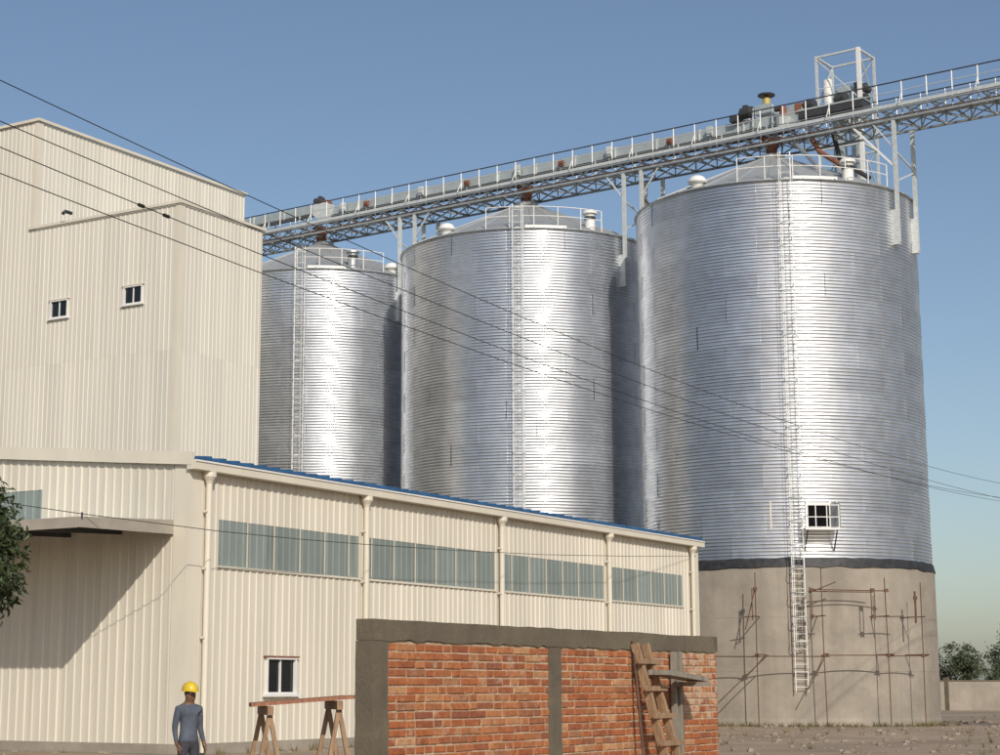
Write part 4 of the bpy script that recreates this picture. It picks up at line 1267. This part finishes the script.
# ------------------------------------------------------------------ trestle platform
def build_trestle():
    e1 = V(-1.22, 22.0, 1.645); e0 = V(-2.40, 21.7, 1.555)
    t = thing('trestle_platform', 'reddish timber board on two trestles left of the brick wall', 'trestle', V(-1.8, 21.85, 0))
    d = (e1 - e0).normalized(); side = d.cross(UP).normalized()
    for k in (-1, 0, 1):
        MB().beam(e0 + side*0.215*k - d*0.03*k - UP*0.02, e1 + side*0.215*k + d*0.05*k - UP*0.02, 0.20, 0.04).build('board', M['red_timber'], t)
    for f in (0.15, 0.82):
        c = e0.lerp(e1, f) - UP*0.10
        MB().beam(c - side*0.42, c + side*0.42, 0.07, 0.10).build('bearer', M['timber'], t)
        for q in (-1, 1):
            for w in (-1, 1):
                MB().beam(c + side*0.34*q - UP*0.03, V(c.x, c.y, 0) + side*0.40*q + d*0.28*w, 0.05, 0.05, up=side).build('leg', M['timber'], t)
build_trestle()

def build_stones():
    """loose stones and clods over the bare yard"""
    rng = random.Random(31); mb = MB()
    for k in range(2600):
        y = rng.uniform(30, 95); x = rng.uniform(-0.32, 0.40)*y
        r = rng.choice((0.02, 0.03, 0.03, 0.05, 0.07, 0.12)) * rng.uniform(0.7, 1.3)
        c = V(x, y, r*0.15); vs = []
        for z, q in ((-0.6, 0.7), (0.0, 1.0), (0.55, 0.6)):
            for i in range(5):
                a = 2*PI*i/5 + rng.uniform(-.3,.3); vs.append(c + V(math.cos(a)*q*r*rng.uniform(.8,1.3), math.sin(a)*q*r*rng.uniform(.8,1.2), z*r))
        mb.add(vs, [(10,11,12,13,14)] + [(l*5+i, l*5+(i+1) % 5, (l+1)*5+(i+1) % 5, (l+1)*5+i) for l in range(2) for i in range(5)])
    tag(mb.build('loose_stones', M['stone']), 'loose stones and clods scattered over the bare yard', 'stones', kind='stuff')
build_stones()

# ------------------------------------------------------------------ worker in a hard hat
def build_person():
    base = V(-4.02, 28.0, 0)
    t = thing('person', 'worker in a yellow hard hat standing before the warehouse corner', 'person', base)
    rz = math.radians(35)
    F = V(math.sin(rz), -math.cos(rz), 0); R_ = V(-F.y, F.x, 0)    # facing right and towards the camera
    def P(r, f, z): return base + R_*r + F*f + UP*z
    J = {}; verts = []; rad = []; edges = []
    def add(nm, p, r, link=None):
        J[nm] = len(verts); verts.append(p - ORG[t.name]); rad.append(r if isinstance(r, tuple) else (r, r))
        if link: edges.append((J[link], J[nm]))
    add('pelvis', P(0,0,0.93), (0.15,0.115))
    add('waist', P(0,0.0,1.10), (0.135,0.10), 'pelvis')
    add('chest', P(0,0.0,1.30), (0.16,0.115), 'waist')
    add('upper', P(0,-0.01,1.42), (0.13,0.09), 'chest')
    add('neck', P(0,0.0,1.505), (0.066,0.062), 'upper')
    add('jaw', P(0,0.035,1.565), (0.084,0.082), 'neck')
    add('head', P(0,0.025,1.65), (0.092,0.100), 'jaw')
    add('crown', P(0,0.015,1.71), (0.066,0.08), 'head')
    for s, n in ((1,'r'), (-1,'l')):
        add('sh'+n, P(s*0.175,-0.01,1.405), (0.068,0.068), 'upper')
        add('el'+n, P(s*0.215,-0.045,1.13), (0.048,0.048), 'sh'+n)
        add('wr'+n, P(s*0.205,0.06 + 0.05*s,0.90), (0.033,0.030), 'el'+n)
        add('pa'+n, P(s*0.22,0.125,0.85), (0.036,0.022), 'wr'+n)
        for k, (o, ln) in enumerate(((-0.027,0.068),(-0.009,0.078),(0.009,0.074),(0.027,0.06))):
            add('f%d%s' % (k, n), P(s*0.22 - 0.004, 0.125 + o + 0.012, 0.85 - 0.055), 0.0095, 'pa'+n)
            add('g%d%s' % (k, n), P(s*0.205, 0.125 + o + 0.016, 0.85 - 0.055 - ln*0.8), 0.008, 'f%d%s' % (k, n))
        add('t0'+n, P(s*0.205, 0.165, 0.845), 0.011, 'pa'+n)
        add('t1'+n, P(s*0.195, 0.185, 0.80), 0.009, 't0'+n)
        add('hp'+n, P(s*0.09,0,0.88), (0.10,0.10), 'pelvis')
        add('kn'+n, P(s*0.105,0.02,0.49), (0.062,0.066), 'hp'+n)
        add('an'+n, P(s*0.11,-0.02,0.09), (0.046,0.05), 'kn'+n)
        add('to'+n, P(s*0.125,0.15,0.04), (0.042,0.036), 'an'+n)
    me = bpy.data.meshes.new('body'); me.from_pydata([tuple(v) for v in verts], edges, [])
    o = bpy.data.objects.new('body', me); col.objects.link(o)
    bm = bmesh.new(); bm.from_mesh(me); sk = bm.verts.layers.skin.verify()
    bm.verts.ensure_lookup_table()
    for i, v in enumerate(bm.verts):
        v[sk].radius = rad[i]; v[sk].use_root = (i == 0)
    bm.to_mesh(me); bm.free()
    m1 = o.modifiers.new('s', 'SKIN'); m1.use_smooth_shade = True
    m2 = o.modifiers.new('d', 'SUBSURF'); m2.levels = 3; m2.render_levels = 3
    dg = bpy.context.evaluated_depsgraph_get(); dg.update()
    me2 = bpy.data.meshes.new_from_object(o.evaluated_get(dg))
    bpy.data.objects.remove(o)
    for mt in ('skin', 'shirt', 'trouser'): me2.materials.append(M[mt])
    for p in me2.polygons:
        z = p.center.z
        rr = abs((p.center + Vector((0,0,0))).dot(R_))
        if z > 1.475: p.material_index = 0
        elif rr > 0.165 and z < 0.93: p.material_index = 0
        elif z > 0.94: p.material_index = 1
        else: p.material_index = 2
        p.use_smooth = True
    b = bpy.data.objects.new('body', me2); col.objects.link(b); b.parent = t; ORG[b.name] = ORG[t.name]
    # face
    for s in (-1, 1):
        MB().lathe([(0, -0.012), (0.010, -0.007), (0.012, 0), (0.010, 0.007), (0, 0.012)], 8, P(s*0.032, 0.105, 1.648)).build('eye', M['white'], t)
        MB().lathe([(0, -0.03), (0.012, -0.02), (0.014, 0), (0.012, 0.02), (0, 0.03)], 8, P(s*0.083, 0.015, 1.64)).build('ear', M['skin'], t)
    MB().add([P(-0.016,0.105,1.60), P(0.016,0.105,1.60), P(0,0.140,1.605), P(0,0.112,1.655)], [(0,1,2),(1,3,2),(3,0,2)]).build('nose', M['skin'], t)
    MB().box(P(0, 0.101, 1.572), (0.045, 0.012, 0.010), (R_, F, UP)).build('mouth', M['rust_red'], t)
    # hard hat
    hp = P(0, 0.012, 1.682)
    prof = [(0.132, 0.0), (0.133, 0.012), (0.128, 0.045), (0.112, 0.085), (0.080, 0.115), (0.04, 0.130), (0.0, 0.134)]
    h_ = MB().lathe(prof, 24, hp, axis=(R_*0.92, F*1.10, UP)).build('hard_hat', M['hat'], t, smooth=True)
    br_ = MB()
    br_.lathe([(0.128, 0.004), (0.150, -0.006), (0.150, -0.010), (0.126, -0.004)], 24, hp, axis=(R_*0.92, F*1.10, UP))
    br_.add([hp + R_*0.09 + F*0.13, hp - R_*0.09 + F*0.13, hp - R_*0.05 + F*0.205 - UP*0.012, hp + R_*0.05 + F*0.205 - UP*0.012,
             hp + R_*0.09 + F*0.13 - UP*0.012, hp - R_*0.09 + F*0.13 - UP*0.012, hp - R_*0.05 + F*0.205 - UP*0.022, hp + R_*0.05 + F*0.205 - UP*0.022],
            [(0,1,2,3),(7,6,5,4),(0,3,7,4),(3,2,6,7),(2,1,5,6)])
    br_.build('brim', M['hat'], h_)
    MB().tube([hp - F*0.12 + UP*0.055, hp + UP*0.140, hp + F*0.12 + UP*0.055], 0.012, 8).build('ridge', M['hat'], h_)
build_person()
